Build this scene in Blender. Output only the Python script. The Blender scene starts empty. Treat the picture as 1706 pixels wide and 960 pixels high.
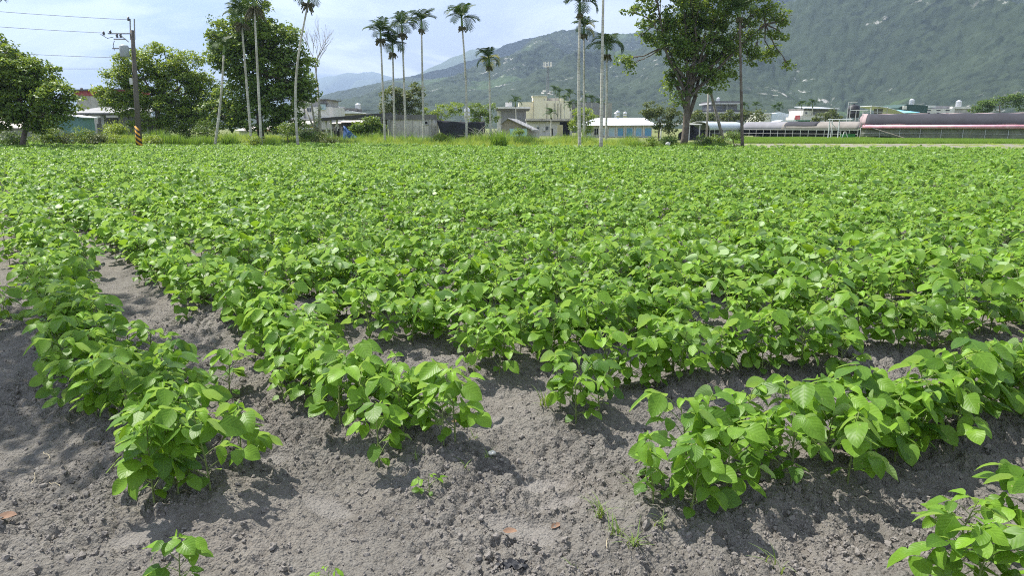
import bpy, math, random
import numpy as np
from mathutils import Vector, Matrix, Euler
S = bpy.context.scene
C = S.collection
R = math.radians
# ------------------------------------------------------------------ camera, sky, sun, exposure
CAMH, F, P = 1.5, 1137.0, R(13.3)
cam = bpy.data.objects.new('camera', bpy.data.cameras.new('camera')); C.objects.link(cam)
cam.location = (0, 0, CAMH); cam.rotation_euler = (R(90) - P, 0, 0)
cam.data.lens = 24.0; cam.data.sensor_width = 36; cam.data.clip_end = 60000; cam.data.clip_start = .05
S.camera = cam
SUN_EL = R(58); SUN_DIR = Vector((-.86 * math.cos(SUN_EL), .51 * math.cos(SUN_EL), math.sin(SUN_EL))).normalized()
w = bpy.data.worlds.new('World'); S.world = w; w.use_nodes = True
nt = w.node_tree; nd = nt.nodes; nd.clear(); lk = nt.links.new
wo = nd.new('ShaderNodeOutputWorld'); bg = nd.new('ShaderNodeBackground'); lk(bg.outputs[0], wo.inputs[0])
sky = nd.new('ShaderNodeTexSky'); sky.sky_type = 'NISHITA'; sky.sun_disc = False
sky.sun_elevation = SUN_EL; sky.sun_rotation = math.atan2(SUN_DIR.x, SUN_DIR.y)
sky.air_density = 1.0; sky.dust_density = 1.5; sky.ozone_density = 1.5
bg.inputs[1].default_value = 0.05
tc = nd.new('ShaderNodeTexCoord'); sp = nd.new('ShaderNodeSeparateXYZ'); lk(tc.outputs['Generated'], sp.inputs[0])
def wm(op, a, b=None, c=None):
    n = nd.new('ShaderNodeMath'); n.operation = op
    for i, x in enumerate((a, b, c)):
        if x is None: continue
        if isinstance(x, (int, float)): n.inputs[i].default_value = x
        else: lk(x, n.inputs[i])
    return n.outputs[0]
zc_ = wm('ADD', wm('MAXIMUM', sp.outputs[2], 0.0), .13)
cb = nd.new('ShaderNodeCombineXYZ'); lk(wm('DIVIDE', sp.outputs[0], zc_), cb.inputs[0]); lk(wm('DIVIDE', sp.outputs[1], zc_), cb.inputs[1])
def wnoise(scale, detail, rough, dist, off):
    mp = nd.new('ShaderNodeMapping'); mp.inputs['Location'].default_value = off; lk(cb.outputs[0], mp.inputs[0])
    n = nd.new('ShaderNodeTexNoise'); n.inputs['Scale'].default_value = scale; n.inputs['Detail'].default_value = detail
    n.inputs['Roughness'].default_value = rough; n.inputs['Distortion'].default_value = dist; lk(mp.outputs[0], n.inputs[0]); return n.outputs[0]
def wramp(x, a, b, va=0., vb=1.):
    n = nd.new('ShaderNodeMapRange'); n.interpolation_type = 'SMOOTHSTEP'; lk(x, n.inputs[0])
    for i, q in enumerate((a, b, va, vb)): n.inputs[1 + i].default_value = q
    return n.outputs[0]
cover = wramp(wnoise(.55, 7, .6, .45, (3.1, 1.7, 0)), .39, .52)
shade = wramp(wnoise(.8, 6, .62, .5, (7.3, 2.2, 5)), .40, .62)
cmx = nd.new('ShaderNodeMix'); cmx.data_type = 'RGBA'; lk(shade, cmx.inputs[0])
cmx.inputs[6].default_value = (8.6, 8.8, 9.4, 1); cmx.inputs[7].default_value = (16.5, 16.6, 16.8, 1)
mx = nd.new('ShaderNodeMix'); mx.data_type = 'RGBA'; lk(wm('MULTIPLY', cover, 1.0), mx.inputs[0])
thin = nd.new('ShaderNodeMix'); thin.data_type = 'RGBA'; thin.inputs[0].default_value = .5; thin.inputs[7].default_value = (4.2, 5.5, 8.0, 1)
lk(sky.outputs[0], thin.inputs[6])
lk(thin.outputs[2], mx.inputs[6]); lk(cmx.outputs[2], mx.inputs[7]); lk(mx.outputs[2], bg.inputs[0])
sun = bpy.data.objects.new('sun', bpy.data.lights.new('sun', 'SUN')); C.objects.link(sun)
sun.data.energy = 5.0; sun.data.angle = R(.55); sun.data.color = (1, .95, .87); sun.location = (0, 0, 50)
sun.rotation_euler = SUN_DIR.to_track_quat('Z', 'Y').to_euler()
vs = S.view_settings; vs.view_transform = 'Standard'; vs.look = 'None'; vs.gamma = 1; vs.use_curve_mapping = False; vs.exposure = 1.18
cy = S.cycles; cy.use_denoising = False; cy.filter_width = 1.05; cy.max_bounces = 7; cy.diffuse_bounces = 3; cy.glossy_bounces = 2; cy.transmission_bounces = 4
cy.transparent_max_bounces = 4; cy.volume_bounces = 0; cy.use_adaptive_sampling = False; cy.sample_clamp_indirect = 6; cy.caustics_reflective = False; cy.caustics_refractive = False
try: cy.denoiser = 'OPENIMAGEDENOISE'; cy.denoising_input_passes = 'RGB_ALBEDO_NORMAL'; cy.denoising_prefilter = 'ACCURATE'
except Exception: pass

# ------------------------------------------------------------------ measuring helpers (photo pixel + real distance -> world)
def at(u, Y, z=0.0): return (u - 853) / F * (Y * math.cos(P) + (CAMH - z) * math.sin(P))
def zz(v, Y): return CAMH - Y * math.tan(P + math.atan((v - 480) / F))
def gp(u, v):
    Y = CAMH / math.tan(P + math.atan((v - 480) / F)); return at(u, Y), Y

# ------------------------------------------------------------------ materials
MATS = {}
def newmat(name):
    m = bpy.data.materials.new(name); m.use_nodes = True; t = m.node_tree; t.nodes.clear()
    o = t.nodes.new('ShaderNodeOutputMaterial'); b = t.nodes.new('ShaderNodeBsdfPrincipled'); t.links.new(b.outputs[0], o.inputs[0])
    MATS[name] = m; return m, t, b, o
def N(t, typ, **kw):
    n = t.nodes.new(typ)
    for k, v in kw.items():
        if k.startswith('i_'): n.inputs[k[2:].replace('_', ' ')].default_value = v
        else: setattr(n, k, v)
    return n
def mth(t, op, a, b=None, c=None, clamp=False):
    n = t.nodes.new('ShaderNodeMath'); n.operation = op; n.use_clamp = clamp
    for i, x in enumerate((a, b, c)):
        if x is None: continue
        if isinstance(x, (int, float)): n.inputs[i].default_value = x
        else: t.links.new(x, n.inputs[i])
    return n.outputs[0]
def mixc(t, fac, a, b):
    n = t.nodes.new('ShaderNodeMix'); n.data_type = 'RGBA'
    for i, x in ((0, fac), (6, a), (7, b)):
        if isinstance(x, (int, float)): n.inputs[i].default_value = x
        elif isinstance(x, tuple): n.inputs[i].default_value = (*x[:3], 1)
        else: t.links.new(x, n.inputs[i])
    return n.outputs[2]
def rmp(t, x, a, b, va=0., vb=1.):
    n = t.nodes.new('ShaderNodeMapRange'); t.links.new(x, n.inputs[0])
    for i, q in enumerate((a, b, va, vb)): n.inputs[1 + i].default_value = q
    return n.outputs[0]
def noise(t, co, scale, detail=4, rough=.55):
    n = N(t, 'ShaderNodeTexNoise', i_Scale=scale, i_Detail=detail, i_Roughness=rough)
    if co is not None: t.links.new(co, n.inputs[0])
    return n.outputs[0]
def bump(t, b, h, strength=.4, dist=.02):
    n = N(t, 'ShaderNodeBump', i_Strength=strength, i_Distance=dist); t.links.new(h, n.inputs['Height']); t.links.new(n.outputs[0], b.inputs['Normal'])
def SM(name, col, rough=.8, var=.18, scale=2., dirt=None, dirtamt=.5, metal=0., bmp=.15, ribs=None, streak=0., spec=.4):
    """weathered solid surface: noise tone, optional dirt colour patches, vertical streaks, ribs (axis, period)"""
    if name in MATS: return MATS[name]
    m, t, b, o = newmat(name)
    tcn = N(t, 'ShaderNodeTexCoord'); co = tcn.outputs['Object']
    n1 = noise(t, co, scale, 6, .6)
    lo = tuple(c * (1 - var) for c in col); hi = tuple(min(1, c * (1 + var)) for c in col)
    c = mixc(t, rmp(t, n1, .3, .7), lo, hi)
    if dirt:
        c = mixc(t, mth(t, 'MULTIPLY', rmp(t, noise(t, co, scale * .45 + .2, 8, .68), .5, .68), dirtamt), c, dirt)
    if streak:
        mp = N(t, 'ShaderNodeMapping'); mp.inputs['Scale'].default_value = (3.5, 3.5, .22); t.links.new(co, mp.inputs[0])
        c = mixc(t, mth(t, 'MULTIPLY', rmp(t, noise(t, mp.outputs[0], 1.6, 5, .6), .5, .72), streak), c, tuple(x * .3 for x in col))
    t.links.new(c, b.inputs['Base Color']); b.inputs['Roughness'].default_value = rough; b.inputs['Metallic'].default_value = metal
    b.inputs['Specular IOR Level'].default_value = spec
    h = n1
    if ribs:
        wv = N(t, 'ShaderNodeTexWave', wave_type='BANDS', bands_direction=ribs[0], i_Scale=1. / ribs[1] * .314 * 1.0, i_Distortion=0.)
        t.links.new(co, wv.inputs[0]); h = wv.outputs[1]
        c2 = mixc(t, mth(t, 'MULTIPLY', mth(t, 'POWER', wv.outputs[1], 4.), .30), c, tuple(x * .72 for x in col)); t.links.new(c2, b.inputs['Base Color'])
        bump(t, b, h, .6, .03)
    elif bmp: bump(t, b, h, bmp, .03)
    return m
def leafmat(name, dark, light, under=None, trans=.32, rough=.45, veins=False, spec=.35, hue=None):
    m, t, b, o = newmat(name)
    a = N(t, 'ShaderNodeAttribute', attribute_name='tone'); oi = N(t, 'ShaderNodeObjectInfo')
    f = mth(t, 'ADD', mth(t, 'MULTIPLY', a.outputs['Fac'], .72), mth(t, 'MULTIPLY', oi.outputs['Random'], .28), clamp=True)
    c = mixc(t, f, dark, light)
    if hue:
        a2 = N(t, 'ShaderNodeAttribute', attribute_name='hue'); c = mixc(t, a2.outputs['Fac'], c, hue)
    if veins:
        uv = N(t, 'ShaderNodeUVMap', uv_map='UVMap'); s = N(t, 'ShaderNodeSeparateXYZ'); t.links.new(uv.outputs[0], s.inputs[0])
        ac = mth(t, 'ABSOLUTE', mth(t, 'SUBTRACT', s.outputs[1], .5))
        mid = rmp(t, ac, .0, .028, 1, 0)
        ph = mth(t, 'FRACT', mth(t, 'SUBTRACT', mth(t, 'MULTIPLY', s.outputs[0], 7.), mth(t, 'MULTIPLY', ac, 4.5)))
        tri = mth(t, 'ABSOLUTE', mth(t, 'SUBTRACT', ph, .5))
        side = rmp(t, tri, .0, .09, .7, 0)
        vn = mth(t, 'MAXIMUM', mid, side)
        tcn = N(t, 'ShaderNodeTexCoord'); ns = noise(t, tcn.outputs['Object'], 55, 3)
        c = mixc(t, mth(t, 'MULTIPLY', rmp(t, ns, .35, .7), .22), c, tuple(x * .6 for x in dark))
        c = mixc(t, mth(t, 'MULTIPLY', rmp(t, noise(t, tcn.outputs['Object'], 75, 2), .70, .74), .7), c, (.34, .33, .14))
        c = mixc(t, mth(t, 'MULTIPLY', vn, .15), c, tuple(min(1, x * 1.5 + .03) for x in light))
        h = mth(t, 'SUBTRACT', mth(t, 'MULTIPLY', tri, 1.3), mth(t, 'MULTIPLY', mid, .5))
        bump(t, b, h, .16, .004)
    if under:
        g = N(t, 'ShaderNodeNewGeometry'); c = mixc(t, g.outputs['Backfacing'], c, under)
    t.links.new(c, b.inputs['Base Color']); b.inputs['Roughness'].default_value = rough; b.inputs['Specular IOR Level'].default_value = spec
    tr = N(t, 'ShaderNodeBsdfTranslucent'); hs = mixc(t, .6, c, tuple(min(1, light[i] * (1.9, 1.7, .8)[i]) for i in range(3)))
    t.links.new(hs, tr.inputs[0]); ms = N(t, 'ShaderNodeMixShader'); ms.inputs[0].default_value = trans
    t.links.new(b.outputs[0], ms.inputs[1]); t.links.new(tr.outputs[0], ms.inputs[2]); t.links.new(ms.outputs[0], o.inputs[0])
    return m

# ------------------------------------------------------------------ mesh helpers
def fast_mesh(name, V, Q, mats, smooth=False, uv=None, attrs=None, midx=None):
    V = np.asarray(V, dtype=np.float32); Q = np.asarray(Q, dtype=np.int32); k = Q.shape[1]
    me = bpy.data.meshes.new(name); me.vertices.add(len(V)); me.vertices.foreach_set('co', V.ravel())
    me.loops.add(Q.size); me.loops.foreach_set('vertex_index', Q.ravel())
    me.polygons.add(len(Q)); me.polygons.foreach_set('loop_start', np.arange(0, Q.size, k, dtype=np.int32))
    me.update(calc_edges=True)
    if smooth: me.polygons.foreach_set('use_smooth', np.ones(len(Q), bool))
    if midx is not None: me.polygons.foreach_set('material_index', np.asarray(midx, np.int32))
    if uv is not None:
        l = me.uv_layers.new(name='UVMap'); l.data.foreach_set('uv', np.asarray(uv, np.float32)[Q.ravel()].ravel())
    for n, a in (attrs or {}).items():
        at_ = me.attributes.new(n, 'FLOAT', 'POINT'); at_.data.foreach_set('value', np.asarray(a, np.float32))
    for m in (mats if isinstance(mats, (list, tuple)) else [mats]): me.materials.append(m)
    me.validate(); return me
def link(name, me, parent=None, loc=None):
    o = bpy.data.objects.new(name, me); C.objects.link(o)
    if parent is not None: o.parent = parent
    if loc is not None: o.location = loc
    return o
def tag(o, label=None, cat=None, group=None, kind=None):
    if label: o['label'] = label
    if cat: o['category'] = cat
    if group: o['group'] = group
    if kind: o['kind'] = kind
    return o
def thing(name, label, cat, loc=(0, 0, 0), rz=0., group=None):
    o = bpy.data.objects.new(name, None); C.objects.link(o); o.location = loc; o.rotation_euler = (0, 0, rz); o.empty_display_size = .2
    return tag(o, label, cat, group)
class MB:
    def __init__(s): s.v = []; s.f = []; s.m = Matrix.Identity(4)
    def add(s, vs, fs):
        n = len(s.v); s.v += [tuple(s.m @ Vector(p)) for p in vs]; s.f += [tuple(i + n for i in f) for f in fs]
    def box(s, x0, x1, y0, y1, z0, z1):
        s.add([(x0, y0, z0), (x1, y0, z0), (x1, y1, z0), (x0, y1, z0), (x0, y0, z1), (x1, y0, z1), (x1, y1, z1), (x0, y1, z1)],
              [(0, 3, 2, 1), (4, 5, 6, 7), (0, 1, 5, 4), (1, 2, 6, 5), (2, 3, 7, 6), (3, 0, 4, 7)]); return s
    def prism(s, pts, y0, y1):     # polygon in xz extruded along y
        n = len(pts); s.add([(x, y0, z) for x, z in pts] + [(x, y1, z) for x, z in pts],
              [tuple(range(n)), tuple(range(2 * n - 1, n - 1, -1))] + [(i, i + n, (i + 1) % n + n, (i + 1) % n) for i in range(n)]); return s
    def slab(s, a, b, c, d, th):   # four top corners, thickness downward
        t = [Vector(p) for p in (a, b, c, d)]; q = [p - Vector((0, 0, th)) for p in t]
        s.add(t + q, [(0, 1, 2, 3), (7, 6, 5, 4), (0, 4, 5, 1), (1, 5, 6, 2), (2, 6, 7, 3), (3, 7, 4, 0)]); return s
    def tube(s, pts, rad, n=8, cap=True):
        pts = [Vector(p) for p in pts]; rad = rad if isinstance(rad, (list, tuple)) else [rad] * len(pts)
        vs, fs = [], []; x = None
        for i, p in enumerate(pts):
            d = (pts[min(i + 1, len(pts) - 1)] - pts[max(i - 1, 0)]).normalized()
            if x is None: x = d.orthogonal().normalized()
            x = (x - d * x.dot(d)); x = x.normalized() if x.length > 1e-6 else d.orthogonal().normalized(); y = d.cross(x)
            for k in range(n):
                a = 2 * math.pi * k / n; vs.append(p + (x * math.cos(a) + y * math.sin(a)) * rad[i])
        for i in range(len(pts) - 1):
            for k in range(n): fs.append((i * n + k, i * n + (k + 1) % n, (i + 1) * n + (k + 1) % n, (i + 1) * n + k))
        if cap: fs.append(tuple(range(n - 1, -1, -1))); fs.append(tuple(range((len(pts) - 1) * n, len(pts) * n)))
        s.add(vs, fs); return s
    def lathe(s, prof, n=14, c=(0, 0, 0)):
        vs = [(c[0] + r * math.cos(2 * math.pi * k / n), c[1] + r * math.sin(2 * math.pi * k / n), c[2] + z) for r, z in prof for k in range(n)]
        fs = [(i * n + k, i * n + (k + 1) % n, (i + 1) * n + (k + 1) % n, (i + 1) * n + k) for i in range(len(prof) - 1) for k in range(n)]
        fs += [tuple(range(n - 1, -1, -1)), tuple(range((len(prof) - 1) * n, len(prof) * n))]; s.add(vs, fs); return s
    def build(s, name, mat, parent=None, smooth=False, world=False):
        off = parent.matrix_basis.translation if (world and parent is not None) else Vector((0, 0, 0))
        if world and parent is not None and parent.parent is not None: off = off + parent.parent.matrix_basis.translation
        me = bpy.data.meshes.new(name); me.from_pydata([tuple(Vector(p) - off) for p in s.v], [], s.f); me.materials.append(mat)
        if smooth: me.polygons.foreach_set('use_smooth', [True] * len(me.polygons))
        me.update(); return link(name, me, parent)

# value / cell noise in numpy
def _h(ix, iy, seed):
    n = (ix.astype(np.int64) * 374761393 + iy.astype(np.int64) * 668265263 + seed * 1442695041) & 0x7fffffff
    n = ((n ^ (n >> 13)) * 1274126177) & 0x7fffffff; n = (n ^ (n >> 16)) & 0x7fffffff
    return (n % 100003) / 100003.0
def vnoise(x, y, seed=0):
    ix, iy = np.floor(x), np.floor(y); fx, fy = x - ix, y - iy; fx = fx * fx * (3 - 2 * fx); fy = fy * fy * (3 - 2 * fy)
    a, b, c, d = _h(ix, iy, seed), _h(ix + 1, iy, seed), _h(ix, iy + 1, seed), _h(ix + 1, iy + 1, seed)
    return (a * (1 - fx) + b * fx) * (1 - fy) + (c * (1 - fx) + d * fx) * fy
def fbm(x, y, o=4, seed=0):
    s, a, t = 0, .5, 0
    for k in range(o): s = s + a * vnoise(x * 2 ** k + 17.3 * k, y * 2 ** k - 9.1 * k, seed + k); t += a; a *= .5
    return s / t
def cells(x, y, seed=0):      # rounded lumps: 1 at a lump's centre, 0 in the cracks; lumps of unlike size
    ix, iy = np.floor(x), np.floor(y); best = np.zeros_like(x)
    for dx in (-1, 0, 1):
        for dy in (-1, 0, 1):
            cx, cy_ = ix + dx, iy + dy; px = cx + _h(cx, cy_, seed); py = cy_ + _h(cx, cy_, seed + 7); r = .35 + .6 * _h(cx, cy_, seed + 13)
            d2 = ((x - px) ** 2 + (y - py) ** 2) / r ** 2
            best = np.maximum(best, np.sqrt(np.clip(1 - d2, 0, 1)) * r)
    return best

# ------------------------------------------------------------------ instancing of what nobody could count
def stuff_instances(name, label, cat, protos, pts, rots, scl, idx, kind='stuff'):
    col = bpy.data.collections.new(name + '_forms')
    for me in protos: col.objects.link(bpy.data.objects.new(me.name, me))
    me = bpy.data.meshes.new(name); me.from_pydata([tuple(p) for p in pts], [], [])
    a = me.attributes.new('rot', 'FLOAT_VECTOR', 'POINT'); a.data.foreach_set('vector', np.asarray(rots, np.float32).ravel())
    a = me.attributes.new('scl', 'FLOAT_VECTOR', 'POINT'); a.data.foreach_set('vector', np.asarray(scl, np.float32).ravel())
    a = me.attributes.new('idx', 'INT', 'POINT'); a.data.foreach_set('value', np.asarray(idx, np.int32))
    o = link(name, me); tag(o, label, cat, kind=kind)
    g = bpy.data.node_groups.new(name, 'GeometryNodeTree')
    g.interface.new_socket('Geometry', in_out='INPUT', socket_type='NodeSocketGeometry'); g.interface.new_socket('Geometry', in_out='OUTPUT', socket_type='NodeSocketGeometry')
    gi = g.nodes.new('NodeGroupInput'); go = g.nodes.new('NodeGroupOutput'); ip = g.nodes.new('GeometryNodeInstanceOnPoints'); ci = g.nodes.new('GeometryNodeCollectionInfo')
    ci.inputs['Collection'].default_value = col; ci.inputs['Separate Children'].default_value = True; ci.inputs['Reset Children'].default_value = True
    def na(n, t):
        x = g.nodes.new('GeometryNodeInputNamedAttribute'); x.data_type = t; x.inputs['Name'].default_value = n; return x.outputs['Attribute']
    L = g.links.new; L(gi.outputs[0], ip.inputs['Points']); L(ci.outputs[0], ip.inputs['Instance']); ip.inputs['Pick Instance'].default_value = True
    L(na('idx', 'INT'), ip.inputs['Instance Index']); L(na('rot', 'FLOAT_VECTOR'), ip.inputs['Rotation']); L(na('scl', 'FLOAT_VECTOR'), ip.inputs['Scale'])
    L(ip.outputs[0], go.inputs[0]); md = o.modifiers.new('scatter', 'NODES'); md.node_group = g; return o

# ================================================================== FIELD LAYOUT
rng = np.random.default_rng(7); random.seed(7)
A_LINE = [(-1.22, 2.43), (-1.42, 2.64), (-2.13, 3.44), (-3.42, 5.04), (-6.10, 8.74), (-7.66, 10.70), (-11.35, 16.02), (-22, 31), (-31, 43)]
B_LINE = [(-.30, 2.82), (-1.0, 3.5), (-1.70, 4.52), (-3.36, 6.58), (-7.02, 11.05), (-10.75, 16.2), (-20.6, 31), (-30, 44)]
D1 = np.array([math.sin(R(66)), math.cos(R(66))]); N1 = np.array([-D1[1], D1[0]])
D0 = np.array([-.615, .788]); N0 = np.array([.788, .615])
def far_edge(x): return np.interp(x, [-45, -33, -4, 28, 60], [60, 58, 45, 39.5, 35])
OFFS = [.42, 1.10, 1.93, 2.92, 3.74]
while OFFS[-1] < 75: OFFS.append(OFFS[-1] + .68)
STARTS = {0: (1.9, 1.5), 1: (1.28, 1.90), 2: (.50, 2.44), 3: (.18, 3.36), 4: (-.35, 4.06)}
def row_start(k):
    off = OFFS[k]
    if k in STARTS: p = np.array(STARTS[k]); return float(p @ D1)
    # where the row meets the border row: N0.p = 1.45+.55
    # p = off*N1 + t*D1
    return (1.45 + .50 - off * float(N1 @ N0)) / float(D1 @ N0)
ROWSEG = [(np.array(l[i]), np.array(l[i + 1])) for l in (A_LINE, B_LINE) for i in range(len(l) - 1)]
def segd(x, y, a, b):
    d = b - a; L = d @ d; t = np.clip(((x - a[0]) * d[0] + (y - a[1]) * d[1]) / L, 0, 1)
    return np.hypot(x - a[0] - t * d[0], y - a[1] - t * d[1])
def macro(x, y):              # bed and furrow relief of the tilled soil
    x = np.asarray(x, float); y = np.asarray(y, float); r = np.zeros_like(x)
    for a, b in ROWSEG[:5] + ROWSEG[8:13]: r = np.maximum(r, np.exp(-(segd(x, y, a, b) / .27) ** 2))
    for k in range(9):
        s = row_start(k); a = OFFS[k] * N1 + s * D1; b = a + D1 * 14; r = np.maximum(r, np.exp(-(segd(x, y, a, b) / .26) ** 2))
    near = np.clip((12 - y) / 4, 0, 1) * np.clip((y + 3) / 3, 0, 1) * np.clip((12 - abs(x)) / 3, 0, 1)
    return near * (.085 * r + .05 * (fbm(x * 1.1, y * 1.1, 3, 5) - .5))
PATCH = [(905, 812, .10, .06, .3), (862, 885, .17, .07, -.5), (800, 712, .13, .10, 0), (545, 846, .14, .06, -.6), (292, 580, .17, .12, .2), (925, 845, .12, .05, .3), (452, 765, .1, .07, 0), (235, 905, .12, .06, .4)]
def patchmask(x, y):
    m = np.zeros_like(x)
    for u, v, a, b, th in PATCH:
        px, py = gp(u, v); dx, dy = x - px, y - py; c, s = math.cos(th), math.sin(th); X, Y = dx * c + dy * s, -dx * s + dy * c
        d = np.hypot(X / a, Y / b) + .35 * (fbm(x * 9, y * 9, 3, 3) - .5); m = np.maximum(m, np.clip((1.15 - d) / .3, 0, 1))
    return m
def soil_h(x, y):
    x = np.asarray(x, float); y = np.asarray(y, float)
    near = np.clip((9 - y) / 3, 0, 1) * np.clip((y + 1) / 2, 0, 1) * np.clip((8 - abs(x)) / 2, 0, 1)
    pm = patchmask(x, y); rough = (.45 + .9 * np.clip(fbm(x * 1.7, y * 1.7, 3, 21) * 2 - .55, 0, 1)) * (1 - .62 * pm)
    wx = x + .02 * fbm(x * 20, y * 20, 2, 9); wy = y + .02 * fbm(x * 20 + 50, y * 20, 2, 10)
    lum = .032 * cells(wx / .06, wy / .06, 1) + .024 * cells(wx / .032, wy / .032, 2) + .012 * cells(wx / .017, wy / .017, 3)
    big = cells(wx / .12, wy / .12, 4) * np.clip(fbm(x * 3, y * 3, 2, 31) * 3 - 1.5, 0, 1) * .03
    fine = .02 * (fbm(x * 14, y * 14, 3, 40) - .5) + .009 * (vnoise(x * 75, y * 75, 41) - .5) * (1 - pm)
    return macro(x, y) + near * (rough * (lum + big + fine) - .012 - .004 * pm)

# ------------------------------------------------------------------ ground
def axis(parts):
    a = [parts[0][0]]
    for x0, x1, st in parts: n = max(1, int(round((x1 - x0) / st))); a += list(np.linspace(x0, x1, n + 1)[1:])
    return np.array(a)
def geom(a, b, n): return list(np.sign(a) * np.geomspace(abs(a), abs(b), n)[1:])
xf = axis([(-6, -2.7, .03), (-2.7, 3.0, .0085), (3.0, 6, .03)])
xs = np.array(geom(-6, -6400, 40)[::-1] + list(xf) + geom(6, 6400, 40))
yf = axis([(1.5, 3.7, .0085), (3.7, 5.5, .014), (5.5, 10, .035)])
ys = np.array([-3400, -2000, -400, -80, -20, -6, -2, 0, 1] + list(yf) + geom(10, 7900, 60))
GX, GY = np.meshgrid(xs, ys); Z = soil_h(GX, GY)
nx, ny = len(xs), len(ys); ii = np.arange(nx * ny).reshape(ny, nx)
Q = np.stack([ii[:-1, :-1], ii[:-1, 1:], ii[1:, 1:], ii[1:, :-1]], -1).reshape(-1, 4)
beyond = np.clip((GY - far_edge(GX)) / 1.5, 0, 1)
m_soil, t, b, o = newmat('tilled_soil')
tcn = N(t, 'ShaderNodeTexCoord'); co = tcn.outputs['Object']
a1 = N(t, 'ShaderNodeAttribute', attribute_name='patch'); a2 = N(t, 'ShaderNodeAttribute', attribute_name='land')
c = mixc(t, rmp(t, noise(t, co, 3.0, 8, .65), .32, .68), (.122, .114, .101), (.222, .208, .186))
c = mixc(t, mth(t, 'MULTIPLY', rmp(t, noise(t, co, 60., 4, .6), .4, .75), .55), c, (.28, .265, .24))
c = mixc(t, mth(t, 'MULTIPLY', rmp(t, noise(t, co, 130., 3, .6), .5, .7), .5), c, (.085, .077, .072))
c = mixc(t, mth(t, 'MULTIPLY', rmp(t, noise(t, co, 1.1, 3, .5), .5, .72), .22), c, (.22, .18, .145))
c = mixc(t, mth(t, 'MULTIPLY', a1.outputs['Fac'], .32), c, (.29, .275, .262))
gl = mixc(t, rmp(t, noise(t, co, .35, 6, .6), .35, .65), (.10, .14, .035), (.20, .20, .09))
c = mixc(t, a2.outputs['Fac'], c, gl)
t.links.new(c, b.inputs['Base Color']); b.inputs['Roughness'].default_value = .95; b.inputs['Specular IOR Level'].default_value = .15
vb_ = N(t, 'ShaderNodeTexVoronoi', i_Scale=120.); t.links.new(co, vb_.inputs[0]); vb2 = N(t, 'ShaderNodeTexVoronoi', i_Scale=70.); t.links.new(co, vb2.inputs[0])
bump(t, b, mth(t, 'SUBTRACT', noise(t, co, 95., 6, .75), mth(t, 'ADD', mth(t, 'MULTIPLY', vb_.outputs[0], .5), mth(t, 'MULTIPLY', vb2.outputs[0], .8))), 1.0, .012)
me = fast_mesh('ground', np.stack([GX, GY, Z], -1).reshape(-1, 3), Q, m_soil, True, attrs={'patch': patchmask(GX, GY).ravel(), 'land': beyond.ravel()})
tag(link('ground', me), kind='structure')
def ground_z(x, y): return float(soil_h(np.array([x]), np.array([y]))[0])

def sheet(name, pts, z, mat, jag=0.):
    V = [(x, y, z) for x, y in pts]; me = bpy.data.meshes.new(name); me.from_pydata(V, [], [tuple(range(len(V)))]); me.materials.append(mat)
    o = link(name, me); o['kind'] = 'structure'; return o
sheet('dirt_track', [(at(1100, 46), 46), (at(1225, 44), 44.0), (42, 40.5), (120, 36), (120, 60), (at(1706, 66), 61), (at(1235, 66), 64), (at(1100, 62), 60)], .012,
      SM('dry_earth', (.19, .175, .14), .95, .3, .4, dirt=(.20, .23, .10), dirtamt=.7))
sheet('rice_paddy', [(at(1235, 66), 64.5), (120, 60.5), (140, 100), (at(1180, 100), 100)], .02, SM('paddy_green', (.13, .21, .045), .8, .2, .4))

# ------------------------------------------------------------------ mountains (polar height fields, real distance)
def crest(us, vs, u): return np.interp(u, us, vs)
def mountain(name, us, vs, r0, r1, nu, nr, mat, u0=-500, u1=2300, spur=1., crown=5., seed=3, back=1.25, cell=8.5):
    U = np.linspace(u0, u1, nu); az = np.arctan((U - 853) / (F * math.cos(P)) ); rr = np.linspace(r0, r1 * back, nr)
    AZ, RR = np.meshgrid(az, rr); UU = np.meshgrid(U, rr)[0]
    X, Y = RR * np.sin(AZ), RR * np.cos(AZ)
    el = np.tan(P + np.arctan((crest(us, vs, UU) - 480) / F)); Hr = CAMH - el * r1 * np.cos(AZ); Hr = np.maximum(Hr, 5)
    q = np.clip((RR - r0) / (r1 - r0), 0, 1); g = q ** 1.15 * (1 + .0 * q); fall = np.clip((RR - r1) / (r1 * (back - 1)), 0, 1)
    g = g * (1 - .6 * fall ** 1.3)
    sx, sy = X / 420 + seed, Y / 420
    rid = 1 - abs(2 * fbm(sx + .5 * fbm(sx, sy, 2, seed + 2), sy * .55, 4, seed) - 1) * 2.0
    env = np.sin(np.pi * np.clip(q, 0, 1)) ** .8 * (1 - .85 * (q > .999))
    Zm = Hr * g + spur * 120 * (rid - .62) * env * np.clip(Hr / 300, .25, 1.6)
    Zm = Zm + crown * (cells(X / cell, Y / cell, seed + 4) - .35) * np.clip(q * 8, 0, 1) + crown * 1.0 * (fbm(X / 30, Y / 30, 3, seed + 6) - .5)
    Zm[0] = -3; n = len(U); ii = np.arange(n * nr).reshape(nr, n)
    Q = np.stack([ii[:-1, :-1], ii[:-1, 1:], ii[1:, 1:], ii[1:, :-1]], -1).reshape(-1, 4)
    o = link(name, fast_mesh(name, np.stack([X, Y, Zm], -1).reshape(-1, 3), Q, mat, True)); o['kind'] = 'structure'; return o
m_for, t, b, o = newmat('forest_slope')
co = N(t, 'ShaderNodeTexCoord').outputs['Object']
c = mixc(t, rmp(t, noise(t, co, .07, 4, .6), .35, .65), (.006, .013, .010), (.030, .043, .029))
c = mixc(t, rmp(t, noise(t, co, .006, 5, .6), .42, .66), c, (.036, .053, .029))
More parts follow.
